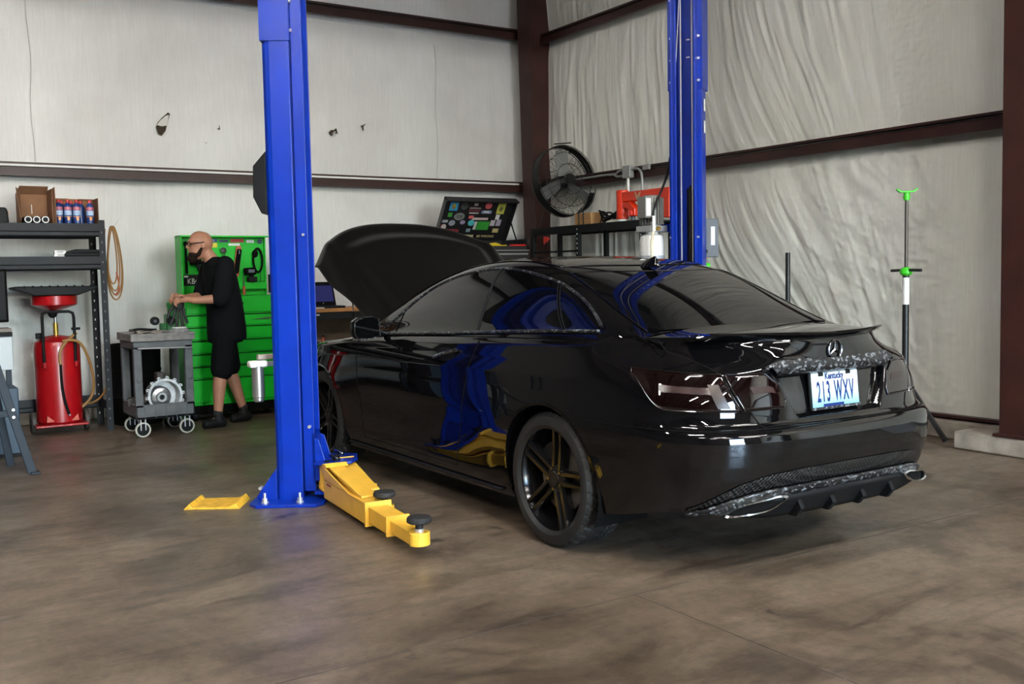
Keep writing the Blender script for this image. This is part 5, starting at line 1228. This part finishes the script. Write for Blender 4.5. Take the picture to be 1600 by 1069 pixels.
# loose things on the cart top
rg_ = MB().add([(x, y, .004+.012*math.sin(x*40)*math.cos(y*31)) for y in np.linspace(-.07, .07, 7) for x in np.linspace(-.12, .10, 11)], [(r*11+c, r*11+c+1, (r+1)*11+c+1, (r+1)*11+c) for r in range(6) for c in range(10)]).build('shop_rag', mat('rag_tan', (.22, .19, .16), .9), None, 60, solid=.006)
rg_.location = (2.0, 8.64, .866); tag(rg_, 'crumpled tan shop rag on the cart top', 'rag')
wr = thing('wrench_roll', 'dark hand tool lying across the cart top', 'tool', (1.99, 8.86, .868)); MB().tube(curve3([(-.10, 0, .012), (-.02, .01, .02), (.06, 0, .012), (.11, .01, .010)], 14), .011, 8).build('tool_shaft', 'black_plastic', wr); MB().sphere((-.10, 0, .013), .02, .02, .012).build('tool_head', 'dirty_iron', wr)
dc = thing('dust_cover', 'pale dished metal cover on the cart top near the mechanic', 'metal cover', (2.225, 8.59, .866)); MB().lathe([(.02, .045), (.05, .04), (.075, .015), (.085, .0)], n=30, cap=True).build('cover', 'cast_alu', dc); MB().lathe([(.055, .041), (.062, .034)], n=30, cap=False).build('cover_ring', 'label_white', dc)
gj = thing('transmission_jack', 'upright green transmission jack with black knobs behind the cart', 'jack', (2.30, 9.16, 0))
mat('jack_green', (.020, .16, .035), .4)
MB().cyl((0, 0, .05), (0, 0, 1.06), .028, 16).build('mast', 'jack_green', gj); MB().box(-.05, .02, -.06, .06, .80, 1.0).box(-.10, .0, -.03, .03, .86, .92).build('head', 'jack_green', gj, 0, bevel=.008); MB().lathe([(.03, 1.06), (.036, 1.075), (.034, 1.10), (.02, 1.11)], n=16).build('mast_cap', 'jack_green', gj)
for x in (-.16, -.02):
    k_ = MB().cyl((x, -.10, .945), (x, -.065, .945), .038, 18).build('knob', 'black_plastic', gj); MB().cyl((x, -.104, .945), (x, -.10, .945), .012, 12).build('knob_centre', 'grey_box', gj); MB().cyl((x, -.07, .945), (x, .0, .93), .010, 8).build('knob_shaft', 'black_plastic', gj)
for k in range(4): a = PI/4+PI/2*k; MB().bar((0, 0, .06), (.10*math.cos(a), .10*math.sin(a), .05), .05, .04).build('foot', 'jack_green', gj, 0)
for k in range(4): a = PI/4+PI/2*k; MB().cyl((.09*math.cos(a)-.012, .09*math.sin(a), .03), (.09*math.cos(a)+.012, .09*math.sin(a), .03), .03, 14).build('castor', 'black_plastic', gj)
dr = thing('waste_drum', 'black open-topped drum on the floor behind the cart', 'drum', (2.06, 9.52, 0)); MB().lathe([(.20, 0), (.215, .01), (.215, .24), (.222, .25), (.215, .26), (.215, .48), (.222, .49), (.215, .50), (.22, .70), (.228, .715), (.22, .73), (.205, .72), (.2, .1)], n=40, cap=True).build('drum_body', 'matte_black', dr)

# ------------------------------------------------------------------ green tool chest and hutch
mat('chest_green', (.004, .40, .018), .35, spec=.3, noise=.06, nscale=4); mat('chest_green_dark', (.004, .20, .008), .5)
gc = thing('tool_chest', 'bright green rolling tool chest with drawers and hutch', 'tool chest', (2.895, 9.40, 0))
MB().box(-.46, .46, -.225, .24, .145, 1.145).build('chest_body', 'chest_green', gc, 0, bevel=.006); MB().box(-.45, .45, -.20, .22, .06, .145).build('chest_plinth', 'matte_black', gc, 0)
for x in (-.40, .40):
    for y in (-.16, .18): MB().cyl((x-.02, y, .045), (x+.02, y, .045), .045, 18).build('castor', 'black_plastic', gc)
MB().box(-.455, .455, -.240, -.225, .99, 1.14).build('lid_front', 'chest_green', gc, 0, bevel=.004); MB().cyl((.06, -.240, 1.075), (.06, -.244, 1.075), .012, 14).build('lock', 'black_plastic', gc)
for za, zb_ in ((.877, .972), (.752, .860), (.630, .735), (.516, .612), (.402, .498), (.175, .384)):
    d_ = MB().box(-.45, .45, -.240, -.226, za, zb_).build('drawer', 'chest_green', gc, 0, bevel=.003); MB().box(-.45, .45, -.248, -.238, zb_-.002, zb_+.006).build('pull_or_slot_shade', 'matte_black', d_, 0)  # matte black strips paint in the shaded slots above the drawers
MB().box(-.45, .45, -.242, -.238, .240, .246).build('drawer_joint', 'chest_green', gc, 0)
MB().add([(.12, -.252, .925), (.42, -.252, .945), (.45, -.252, .935), (.30, -.252, .92)], [(0, 1, 2, 3)]).build('drawer_badge', 'dirty_iron', gc, 0, solid=.003)
hp_ = MB().box(-.40, .44, .205, .22, 1.145, 1.712).box(-.415, -.40, .02, .22, 1.145, 1.715).box(.435, .45, .18, .22, 1.145, 1.70).box(-.415, .44, .06, .22, 1.700, 1.715); hp_.build('hutch', 'chest_green', gc, 0, bevel=.003)
MB().box(.14, .43, .13, .205, 1.20, 1.27).build('hutch_tray', 'chest_green', gc, 0, bevel=.004)
for xs, zs, w_, h_, c_, s_ in ((-.06, 1.672, .08, .028, (.03, .05, .30), 'OIL'), (.045, 1.668, .085, .024, (.015, .03, .10), None), (.175, 1.672, .13, .034, (.45, .02, .02), None), (.145, 1.635, .11, .022, (.70, .72, .70), None), (.305, 1.666, .075, .028, (.68, .70, .70), None), (-.045, 1.628, .05, .045, (.60, .50, .02), None), (-.085, 1.63, .022, .045, (.02, .05, .35), None)):
    sk = MB().box(xs-w_/2, xs+w_/2, .2035, .205, zs-h_/2, zs+h_/2).build('sticker', mat('sticker_%d' % (xs*1000), c_, .5), gc, 0)
    if s_: text('sticker_text', s_, .028, 'label_white', gc, frame((xs, .2028, zs), (1, 0, 0), (0, 0, 1)), .0004)
MB().cyl((.40, .2035, 1.664), (.40, .206, 1.664), .026, 24).build('sticker', mat('sticker_round', (.004, .035, .075), .5), gc)
pk = MB().box(-.36, -.20, .19, .204, 1.245, 1.35).build('black_plate', 'black_plastic', gc, 0, bevel=.004); text('plate_lettering', 'KB4', .075, 'label_white', gc, frame((-.27, .1885, 1.285), (1, 0, 0), (0, 0, 1)), .0005, sx=.8); MB().box(-.35, -.31, .1885, .19, 1.325, 1.340).build('plate_sticker', 'label_white', gc, 0)
# tools hung in the hutch
def hung(name, label, cat, x, z): return thing(name, label, cat, (2.895+x, 9.40+.176, z))
T_ = hung('torch', 'long black work torch with red edge hung in green hutch', 'torch', .165, 1.47)
lo = lambda k, y: [(x*k+.02*(z/.14), y, z*k+.0) for x, z in ((-.022, -.13), (.018, -.13), (.024, -.11), (.024, .12), (.016, .135), (-.016, .135), (-.024, .12), (-.026, -.11))]
MB().ring([lo(1.12, .012), lo(1.12, .002)]).build('torch_edge', 'hose_red', T_, 0); MB().ring([lo(.9, .002), lo(.85, -.02)]).build('torch_body', 'matte_black', T_, 0); MB().box(.008, .018, -.0215, -.018, .07, .11).build('torch_lens', 'grey_box', T_, 0)
H_ = hung('head_lamp', 'black headphone-shaped lamp with strap hung in green hutch', 'lamp', .375, 1.50)
MB().sphere((-.035, 0, .045), .030, .02, .038).build('lamp_pod', 'matte_black', H_); MB().tube([(-.01+.045*math.sin(a), 0, -.02+.115*math.cos(a)) for a in np.linspace(0, 2*PI, 26)[:-1]], .011, 8, closed=True).build('strap', 'matte_black', H_); MB().cyl((.01, 0, -.12), (.012, 0, -.235), .003, 6).build('cord', 'black_plastic', H_); MB().box(-.02, .055, -.01, .012, -.255, -.225).build('plug', 'black_plastic', H_, 0)
D_ = hung('impact_driver', 'black cordless impact driver resting in green hutch', 'power tool', .27, 1.30)
MB().cyl((-.06, -.05, .07), (.05, -.05, .075), .036, 16).build('tool_body', 'matte_black', D_, bevel=.006); MB().bar((.0, -.05, .06), (.03, -.05, -.02), .035, .045, (0, 1, 0)).build('grip', 'matte_black', D_, 0, bevel=.008); MB().box(-.03, .06, -.08, -.02, -.03, .02).build('battery', 'black_plastic', D_, 0, bevel=.008); MB().box(-.03, .03, -.0885, -.086, .06, .09).build('badge', 'grey_box', D_, 0)
S_ = hung('screwdriver', 'red-handled screwdriver standing in green hutch', 'screwdriver', .195, 1.20); MB().cyl((0, -.07, -.05), (0, -.07, .03), .014, 12).build('handle', 'hose_red', S_); MB().cyl((0, -.07, .03), (-.002, -.07, .14), .006, 8).build('shaft', 'dirty_iron', S_)
P_ = hung('pliers', 'dark green pliers hung above the mechanic shoulder in hutch', 'pliers', .03, 1.53); MB().tube([(-.025, 0, -.10), (-.012, 0, -.02), (.0, 0, .02), (.012, 0, .05)], .009, 7).tube([(.035, 0, -.10), (.014, 0, -.02), (.0, 0, .02), (-.015, 0, .05)], .009, 7).build('handles', 'chest_green_dark', P_); MB().sphere((0, 0, .045), .03, .012, .03).build('jaws', 'dirty_iron', P_)
R_ = hung('ratchet', 'long black ratchet bar hung at the left of hutch', 'ratchet', -.325, 1.50); MB().bar((0, 0, -.14), (0, 0, .13), .020, .024, (0, 1, 0)).build('bar', 'matte_black', R_, 0, bevel=.004); MB().sphere((0, 0, .14), .02, .015, .026).build('head', 'matte_black', R_)
G_ = hung('drill', 'black drill with red trim hung beside the long ratchet', 'power tool', -.245, 1.45); MB().cyl((-.05, -.02, .02), (.05, -.02, .02), .028, 14).build('drill_body', 'matte_black', G_); MB().bar((.02, -.02, .0), (.035, -.02, -.07), .03, .035, (0, 1, 0)).build('grip', 'black_plastic', G_, 0, bevel=.006); MB().cyl((.05, -.02, .02), (.07, -.02, .02), .018, 12).build('chuck', 'hose_red', G_)
ch_ = MB().box(.455, .475, .10, .16, 1.16, 1.34).build('charger_cover', 'black_plastic', gc, 0, bevel=.005)

# ------------------------------------------------------------------ bench with laptop, plywood, black chest with sticker lid
mat('bench_wood', (.36, .16, .045), .5, noise=.15, nscale=6); mat('laptop_screen', (.01, .01, .03), .3, emit=(.02, .03, .42), es=.03); mat('plywood', (.30, .22, .15), .75, noise=.18, nscale=5)
wb2 = thing('workbench', 'wood-topped black bench under the raised hood by the back wall', 'bench', (4.25, 9.55, 0))
MB().box(-.75, .55, -.30, .28, .955, .992).build('bench_top', 'bench_wood', wb2, 0, bevel=.004); MB().box(-.74, .54, -.28, .26, .885, .955).build('bench_frame', 'rack_black', wb2, 0)
for x in (-.72, .50):
    for y in (-.26, .24): MB().box(x-.02, x+.02, y-.02, y+.02, 0, .89).build('leg', 'rack_black', wb2, 0)
MB().box(-.60, -.50, -.305, -.30, .925, .94).build('drawer_pull', 'bolt_zinc', wb2, 0)
lp = thing('laptop', 'open black laptop with blue lit screen on the wooden bench', 'laptop', (3.89, 9.45, .992))
MB().box(-.20, .17, -.13, .12, 0, .022).build('base', 'black_plastic', lp, 0, bevel=.004); MB().prism([(.10, .02), (.112, .02), (.20, .26), (.188, .262)], 0, -.20, .17).build('lid', 'matte_black', lp, 0, bevel=.003)
MB().add([(-.10, .114, .062), (.15, .114, .062), (.15, .173, .225), (-.10, .173, .225)], [(0, 1, 2, 3)]).build('screen', 'laptop_screen', lp, 0); MB().cyl((.03, .106, .045), (.03, .104, .044), .006, 10).build('logo', 'bolt_zinc', lp)
sb_ = MB().tube([(-.05, 0, .006), (.0, .004, .008), (.06, 0, .006)], .006, 6).build('pen', 'label_white', None); sb_.location = (3.76, 9.29, .992); tag(sb_, 'pale pen lying on the wooden bench edge', 'pen')
yn = MB().box(-.03, .03, -.004, .004, 0, .05).build('sticky_note', mat('note_lime', (.45, .62, .06), .6), None, 0, bevel=.002); yn.location = (3.70, 9.40, 1.01); tag(yn, 'small lime note standing beside the laptop', 'note')
pw = thing('plywood_sheet', 'tan plywood sheet leaning under the wooden bench', 'board', (4.35, 9.87, 0)); MB().box(-.8, .6, -.012, .012, .0, .88).build('sheet', 'plywood', pw, 0, bevel=.002)
MB().tube(curve3([(-.50, -.03, .88), (-.48, -.03, .66), (-.53, -.04, .56), (-.64, -.04, .55), (-.70, -.03, .62)], 24), .007, 6).tube(curve3([(-.66, -.03, .70), (-.45, -.03, .64), (-.2, -.03, .58)], 14), .005, 6).build('loose_cable', 'black_plastic', pw)
gt = thing('green_bin', 'dark green plastic bin beside the blue lift column', 'bin', (3.80, 9.05, 0)); MB().ring([[(x*k, y*k, z) for x, y in ((-.16, -.14), (.16, -.14), (.16, .14), (-.16, .14))] for k, z in ((.8, 0), (1.0, .52), (1.06, .525), (1.06, .55), (.98, .55), (.95, .5))]).build('bin_body', mat('bin_green', (.010, .15, .02), .5), gt, 0, bevel=.006)
rb = thing('red_bottle', 'slim red bottle standing on the green bin rim', 'bottle', (3.70, 9.05, .551)); MB().lathe([(.03, 0), (.032, .01), (.032, .12), (.012, .15), (.012, .18)], n=16).build('bottle_body', 'hose_red', rb); MB().lathe([(.014, .175), (.014, .195)], n=12).build('cap', 'black_plastic', rb)
mat('toolbox_black', (.010, .010, .011), .35); mat('toolbox_edge', (.35, .34, .33), .35, metal=.6)
tc2 = thing('tool_cabinet', 'black tool cabinet with a sticker-covered lid propped open', 'tool chest', (5.62, 9.27, 0))
MB().box(-.44, .46, -.27, .26, .10, 1.56).box(-.44, .46, .24, .26, 1.56, 1.675).box(-.44, -.42, -.27, .26, 1.56, 1.66).box(.44, .46, -.27, .26, 1.56, 1.675).box(-.44, .46, -.27, -.25, 1.56, 1.60).build('cabinet_body', 'toolbox_black', tc2, 0)
MB().box(-.445, .465, -.276, -.27, 1.548, 1.556).build('edge_trim', 'toolbox_edge', tc2, 0)
for z in (.2, .5, .8, 1.1, 1.35): d_ = MB().box(-.42, .44, -.278, -.27, z, z+.17).build('drawer', 'toolbox_black', tc2, 0, bevel=.003); MB().box(-.42, .44, -.288, -.278, z+.155, z+.17).build('pull_or_slot_shade', 'toolbox_edge', d_, 0)
for x in (-.38, .38):
    for y in (-.2, .2): MB().cyl((x-.02, y, .05), (x+.02, y, .05), .05, 16).build('castor', 'black_plastic', tc2)
LA = math.radians(57); lv, ln = np.array([0, -math.cos(LA), math.sin(LA)]), np.array([0, -math.sin(LA), -math.cos(LA)]); lo_ = np.array([0, .24, 1.675])
def lidp(u, v, w): return lo_+np.array([u, 0, 0])+lv*v+ln*w
lid = MB()
def lbox(b, u0, u1, v0, v1, w0, w1): return b.obox(lidp((u0+u1)/2, (v0+v1)/2, (w0+w1)/2), np.array([(u1-u0)/2, 0, 0]), lv*(v1-v0)/2, ln*(w1-w0)/2)
lbox(lid, -.44, .46, 0, .53, -.012, 0); lbox(lid, -.44, -.425, 0, .53, 0, .05); lbox(lid, .445, .46, 0, .53, 0, .05); lbox(lid, -.44, .46, .515, .53, 0, .075)
lid_o = lid.build('lid', 'toolbox_black', tc2, 0)
text('lid_lettering', 'Homegrown', .036, 'label_white', lid_o, frame(lidp(-.25, .512, .045), (1, 0, 0), -ln), .0005, bold=.0005) if False else None
text('lid_lettering', 'Homegrown', .030, 'label_white', lid_o, frame(lidp(-.25, .5145, .04), (1, 0, 0), tuple(-ln)), .0012, bold=.0006)
def sticker(u, v, w_, h_, c_, s_=None, sc_='label_white', size=.03, rnd=False):
    m_ = mat('sticker_%.2f_%.2f' % (u, v), c_, .5)
    if rnd:
        n_ = 20; P = [lidp(u+w_/2*math.cos(a), v+h_/2*math.sin(a), .002) for a in [2*PI*k/n_ for k in range(n_)]]; MB().add(P, [tuple(range(n_))]).build('sticker', m_, lid_o, 0)
    else: lbox(MB(), u-w_/2, u+w_/2, v-h_/2, v+h_/2, .0, .002).build('sticker', m_, lid_o, 0)
    if s_: text('sticker_text', s_, size, sc_, lid_o, frame(lidp(u, v, .003), (1, 0, 0), tuple(lv)), .0004, bold=.0004)
mat('text_black', (.01, .01, .01), .5); mat('text_gold', (.42, .33, .16), .5)
for a in [(-.30, .43, .10, .12, (.03, .22, .42)), (-.30, .42, .05, .07, (.45, .30, .03), None, 'label_white', .03, True), (-.17, .43, .085, .09, (.05, .055, .055), None, 'label_white', .03, True), (-.17, .435, .05, .045, (.35, .36, .36), None, 'label_white', .03, True),
          (-.03, .405, .14, .018, (.20, .16, .16)), (-.03, .375, .14, .014, (.16, .04, .05)), (-.03, .345, .12, .012, (.45, .42, .42)), (-.03, .45, .045, .03, (.35, .32, .34)), (.13, .44, .085, .085, (.55, .10, .11), None, 'label_white', .03, True),
          (.125, .36, .13, .035, (.16, .20, .36), 'SPEC', 'label_white', .040), (.30, .41, .10, .14, (.42, .40, .07)), (.30, .40, .05, .06, (.12, .14, .06), None, 'label_white', .03, True), (.285, .30, .05, .06, (.50, .50, .50)),
          (-.32, .32, .05, .05, (.04, .22, .03)), (-.20, .30, .13, .09, (.20, .21, .20), None, 'label_white', .03, True), (-.20, .30, .11, .07, (.015, .02, .015), None, 'label_white', .03, True), (-.20, .305, .08, .025, (.55, .55, .52)), (-.05, .295, .06, .035, (.50, .10, .10)), (.07, .275, .20, .028, (.48, .38, .38)),
          (-.37, .24, .09, .03, (.28, .28, .30)), (-.27, .22, .08, .07, (.22, .23, .27), None, 'label_white', .03, True), (-.36, .17, .065, .07, (.42, .36, .34), None, 'label_white', .03, True), (-.40, .165, .025, .075, (.40, .03, .04)), (-.14, .23, .065, .05, (.25, .20, .30), None, 'label_white', .03, True), (-.03, .225, .08, .075, (.07, .38, .42), None, 'label_white', .03, True),
          (.13, .19, .15, .105, (.03, .26, .03)), (.13, .19, .10, .02, (.14, .40, .06)), (.03, .19, .035, .10, (.40, .42, .40)), (.245, .225, .06, .07, (.40, .36, .40)), (.32, .23, .06, .08, (.30, .26, .34)), (.31, .13, .075, .05, (.40, .32, .14)), (-.24, .125, .16, .035, (.16, .02, .025)), (-.04, .13, .05, .04, (.18, .25, .27)),
          (-.27, .055, .14, .028, (.03, .18, .20)), (-.05, .055, .19, .038, (.38, .33, .20))]: sticker(*a)
text('sticker_text', 'BE WRONG', .042, 'text_gold', lid_o, frame(lidp(.20, .055, .0015), (1, 0, 0), tuple(lv)), .0006, bold=.0005)
MB().cyl((.43, -.10, 1.62), tuple(lidp(.43, .30, .03)), .008, 8).build('gas_strut', 'black_plastic', tc2)
yt = thing('yellow_tool', 'yellow hand tool lying in the open black tool cabinet', 'tool', (5.70, 9.05, 1.562)); MB().prism([(-.13, 0), (.12, 0), (.12, .05), (.05, .05), (-.02, .075), (-.07, .07), (-.12, .04)], 1, -.03, .03).build('tool_body', mat('tool_yellow', (.60, .45, .01), .4), yt, 0, bevel=.012); MB().box(.0, .05, -.032, -.03, .015, .035).build('tool_label', 'black_plastic', yt, 0)
rt = thing('red_tool', 'red hand tool with white lettering in the open black tool cabinet', 'tool', (5.965, 9.05, 1.562)); MB().prism([(-.12, 0), (.10, 0), (.115, .03), (.10, .055), (-.08, .055), (-.12, .03)], 1, -.03, .03).build('tool_body', mat('tool_red', (.60, .02, .015), .35), rt, 0, bevel=.014); MB().box(.02, .075, -.0325, -.030, .012, .036).build('tool_label', 'label_white', rt, 0); MB().box(-.03, .01, -.0325, -.030, .016, .034).build('tool_label', 'label_orange', rt, 0)
# ------------------------------------------------------------------ the mechanic
mat('skin', (.36, .165, .10), .5, noise=.08, nscale=12); mat('shirt_black', (.0040, .0046, .0056), .9, spec=.1, bump=.25, bscale=18); mat('shorts_black', (.0034, .0038, .0045), .9, spec=.1, bump=.25, bscale=14)
mat('beard_dark', (.018, .010, .007), .9, spec=.1, bump=.6, bscale=120); mat('shoe_black', (.005, .005, .005), .6, spec=.2); mat('sock_black', (.012, .012, .012), .9); mat('glove_black', (.008, .008, .009), .6)
man = thing('person', 'bald bearded person in black shirt and shorts working at the cart', 'person', (2.62, 8.80, 0))
def blob(name, shapes, m, parent, vox=.008, smooth=6):
    """overlapping capsules and ellipsoids fused into one continuous surface"""
    b = MB()
    for s in shapes:
        if s[0] == 'c':   # capsule chain: points with radii
            pts = s[1]
            for (p, r), (q, r_) in zip(pts[:-1], pts[1:]):
                p = np.array(p, float); q = np.array(q, float); n = max(2, int(np.linalg.norm(q-p)/.02))
                loops = []; d = (q-p)/np.linalg.norm(q-p); x = np.cross(d, (0, 0, 1) if abs(d[2]) < .9 else (1, 0, 0)); x /= np.linalg.norm(x); y = np.cross(d, x)
                for k in range(n+1):
                    u = k/n; rr = r+(r_-r)*u; loops.append([p+(q-p)*u+x*rr*math.cos(a)+y*rr*math.sin(a) for a in [2*PI*j/14 for j in range(14)]])
                b.ring(loops)
                b.sphere(q, r_*.995, n=14, m=8); b.sphere(p, r*.995, n=14, m=8)
        elif s[0] == 'e':
            b.sphere(s[1], *s[2], n=20, m=14)
        elif s[0] == 'l': b.ring(s[1])
    b.v = [(x-2.62, y-8.80, z) for x, y, z in b.v]
    o = b.build(name, m, None, 0)
    md = o.modifiers.new('r', 'REMESH'); md.mode = 'VOXEL'; md.voxel_size = vox
    ms = o.modifiers.new('s', 'SMOOTH'); ms.iterations = smooth; ms.factor = .5
    dg = bpy.context.evaluated_depsgraph_get(); me = bpy.data.meshes.new_from_object(o.evaluated_get(dg)); bpy.data.objects.remove(o)
    me.name = name; me.shade_smooth(); o2 = bpy.data.objects.new(name, me); col.objects.link(o2); me.materials.clear(); me.materials.append(MATS[m]); o2.parent = parent
    return o2
def ell(cx, cy, z, rx, ry, n=24): return [(cx+rx*math.cos(a), cy+ry*math.sin(a), z) for a in [2*PI*k/n for k in range(n)]]
HC = np.array([2.490, 8.83, 1.615])
Lh, Rh = np.array([2.285, 8.69, 1.135]), np.array([2.285, 8.84, 1.150])
def hand(c, s):
    """palm, four curled fingers of unequal length, thumb off the side"""
    out = [('e', c+np.array([.02, 0, 0]), (.046, .022, .030))]
    for k, (ln, dz) in enumerate(((.062, .020), (.070, .006), (.064, -.008), (.050, -.021))):
        p0 = c+np.array([-.012, -.004*s, dz]); p1 = p0+np.array([-ln*.5, -.006*s, -.004]); p2 = p1+np.array([-ln*.30, .006*s, -.016]); p3 = p2+np.array([-ln*.05, .012*s, -.018])
        out.append(('c', [(p0, .0095), (p1, .0088), (p2, .0082), (p3, .0072)]))
    t0 = c+np.array([.012, .014*s, .022]); out.append(('c', [(t0, .012), (t0+np.array([-.030, .014*s, .012]), .0105), (t0+np.array([-.056, .012*s, .002]), .0085)]))
    return out
body = [('e', HC, (.098, .076, .112)), ('e', HC+np.array([-.022, 0, -.055]), (.078, .064, .085)), ('e', HC+np.array([.03, 0, .01]), (.085, .074, .095)),
        ('c', [(HC+np.array([-.092, 0, .004]), .010), (HC+np.array([-.112, 0, -.030]), .013), (HC+np.array([-.098, 0, -.036]), .014)]),          # nose
        ('e', HC+np.array([-.088, .0, .022]), (.016, .055, .012)), ('e', HC+np.array([-.082, 0, -.066]), (.014, .026, .010)),                  # brow, mouth
        ('e', HC+np.array([.012, -.078, -.015]), (.020, .010, .032)), ('e', HC+np.array([.012, .078, -.015]), (.020, .010, .032)),             # ears
        ('c', [((2.535, 8.83, 1.55), .058), ((2.60, 8.835, 1.455), .064)]),
        ('l', [ell(2.64, 8.85, 1.46, .06, .10), ell(2.645, 8.85, 1.42, .095, .19), ell(2.655, 8.85, 1.32, .115, .19), ell(2.675, 8.85, 1.15, .11, .155), ell(2.69, 8.85, 1.0, .115, .16), ell(2.69, 8.85, .88, .11, .16)]),
        ('c', [((2.65, 8.655, 1.425), .058), ((2.585, 8.60, 1.135), .045), ((2.375, 8.655, 1.125), .031), (tuple(Lh+np.array([.05, 0, 0])), .026)]),
        ('c', [((2.63, 9.045, 1.425), .058), ((2.55, 9.07, 1.15), .045), ((2.37, 8.90, 1.145), .031), (tuple(Rh+np.array([.05, 0, 0])), .026)]),
        ('c', [((2.67, 8.765, .90), .088), ((2.605, 8.735, .50), .060), ((2.585, 8.735, .36), .058), ((2.565, 8.735, .11), .036)]), ('c', [((2.565, 8.735, .07), .036), ((2.47, 8.71, .035), .030)]),
        ('c', [((2.71, 8.95, .90), .088), ((2.745, 8.965, .50), .060), ((2.79, 8.965, .36), .058), ((2.865, 8.965, .12), .036)]), ('c', [((2.865, 8.965, .07), .036), ((2.78, 8.93, .035), .030)])]
body += hand(Lh, -1)+hand(Rh, 1)
bd = blob('body', body, 'skin', man, .006, 4)
blob('beard', [('e', HC+np.array([-.056, 0, -.098]), (.048, .058, .042)), ('e', HC+np.array([-.070, 0, -.125]), (.040, .042, .045)), ('c', [(HC+np.array([-.004, -.066, -.040]), .013), (HC+np.array([-.030, -.056, -.095]), .020)]), ('c', [(HC+np.array([-.004, .066, -.040]), .013), (HC+np.array([-.030, .056, -.095]), .020)])], 'beard_dark', man, .006, 3)
o_ = np.array([2.62, 8.80, 0]); HL = HC-o_
gl = MB().tube([tuple(HL+np.array(p)) for p in ((.018, -.082, .012), (-.06, -.078, .004), (-.098, -.058, -.004))], .0042, 6).tube([tuple(HL+np.array(p)) for p in ((.018, .082, .012), (-.06, .078, .004), (-.098, .058, -.004))], .0042, 6)
for s in (-1, 1): gl.tube([tuple(HL+np.array((-.102-.004*math.cos(a), s*.033+.026*math.cos(a), -.006+.018*math.sin(a)))) for a in np.linspace(0, 2*PI, 18)[:-1]], .003, 5, closed=True)
gl.tube([tuple(HL+np.array((-.104, -.010, -.002))), tuple(HL+np.array((-.110, 0, .0))), tuple(HL+np.array((-.104, .010, -.002)))], .003, 5).build('eyeglasses', 'black_plastic', man)
for s in (-1, 1): MB().sphere(HL+np.array((-.083, s*.030, -.004)), .011, n=10, m=8).build('eye', mat('eye_dark', (.05, .04, .035), .2), man)
blob('shirt', [('l', [ell(2.615, 8.84, 1.50, .072, .078), ell(2.63, 8.845, 1.465, .10, .125), ell(2.648, 8.85, 1.43, .125, .215), ell(2.66, 8.85, 1.33, .142, .215), ell(2.685, 8.85, 1.17, .150, .195), ell(2.70, 8.85, 1.0, .160, .20), ell(2.705, 8.85, .86, .168, .205), ell(2.705, 8.85, .765, .168, .208)]),
               ('c', [((2.655, 8.66, 1.425), .082), ((2.615, 8.615, 1.22), .080), ((2.585, 8.60, 1.135), .078)]), ('c', [((2.635, 9.04, 1.425), .082), ((2.575, 9.065, 1.22), .080), ((2.555, 9.07, 1.16), .076)])], 'shirt_black', man, .009, 5)
blob('shorts', [('l', [ell(2.70, 8.85, .95, .135, .175), ell(2.695, 8.85, .80, .150, .185), ell(2.69, 8.85, .74, .150, .185)]),
                ('c', [((2.675, 8.765, .84), .108), ((2.63, 8.742, .62), .102), ((2.618, 8.738, .505), .100)]), ('c', [((2.70, 8.945, .84), .108), ((2.735, 8.962, .62), .102), ((2.755, 8.965, .515), .098)])], 'shorts_black', man, .009, 4)
for (ax_, ay_), (tx, ty) in (((2.565, 8.735), (2.455, 8.705)), ((2.865, 8.965), (2.765, 8.925))):
    blob('shoe', [('c', [((ax_+.035, ay_+.005, .045), .045), ((tx, ty, .040), .040)]), ('c', [((ax_+.005, ay_, .05), .048), ((ax_, ay_, .10), .046)]), ('c', [((tx-.01, ty, .030), .032), ((ax_+.04, ay_, .028), .034)])], 'shoe_black', man, .007, 3)
    blob('sock', [('c', [((ax_, ay_, .10), .041), ((ax_, ay_, .135), .041)])], 'sock_black', man, .008, 2)
gv = thing('work_glove', 'limp black work glove held in the mechanic hands', 'glove', (2.27, 8.75, .93))
g_ = MB()
for k, (dx, ln, a) in enumerate(((-.035, .15, -.35), (-.012, .17, -.12), (.012, .16, .05), (.034, .13, .22))):
    g_.tube([(dx, 0, .13), (dx+.3*ln*math.sin(a), -.01, .13-.5*ln), (dx+ln*math.sin(a), -.012, .13-ln)], .012, 8)
g_.sphere((0, 0, .165), .045, .02, .065).tube([(-.04, 0, .16), (-.085, -.005, .10), (-.10, -.005, .05)], .013, 8).build('glove_body', 'glove_black', gv, 50)
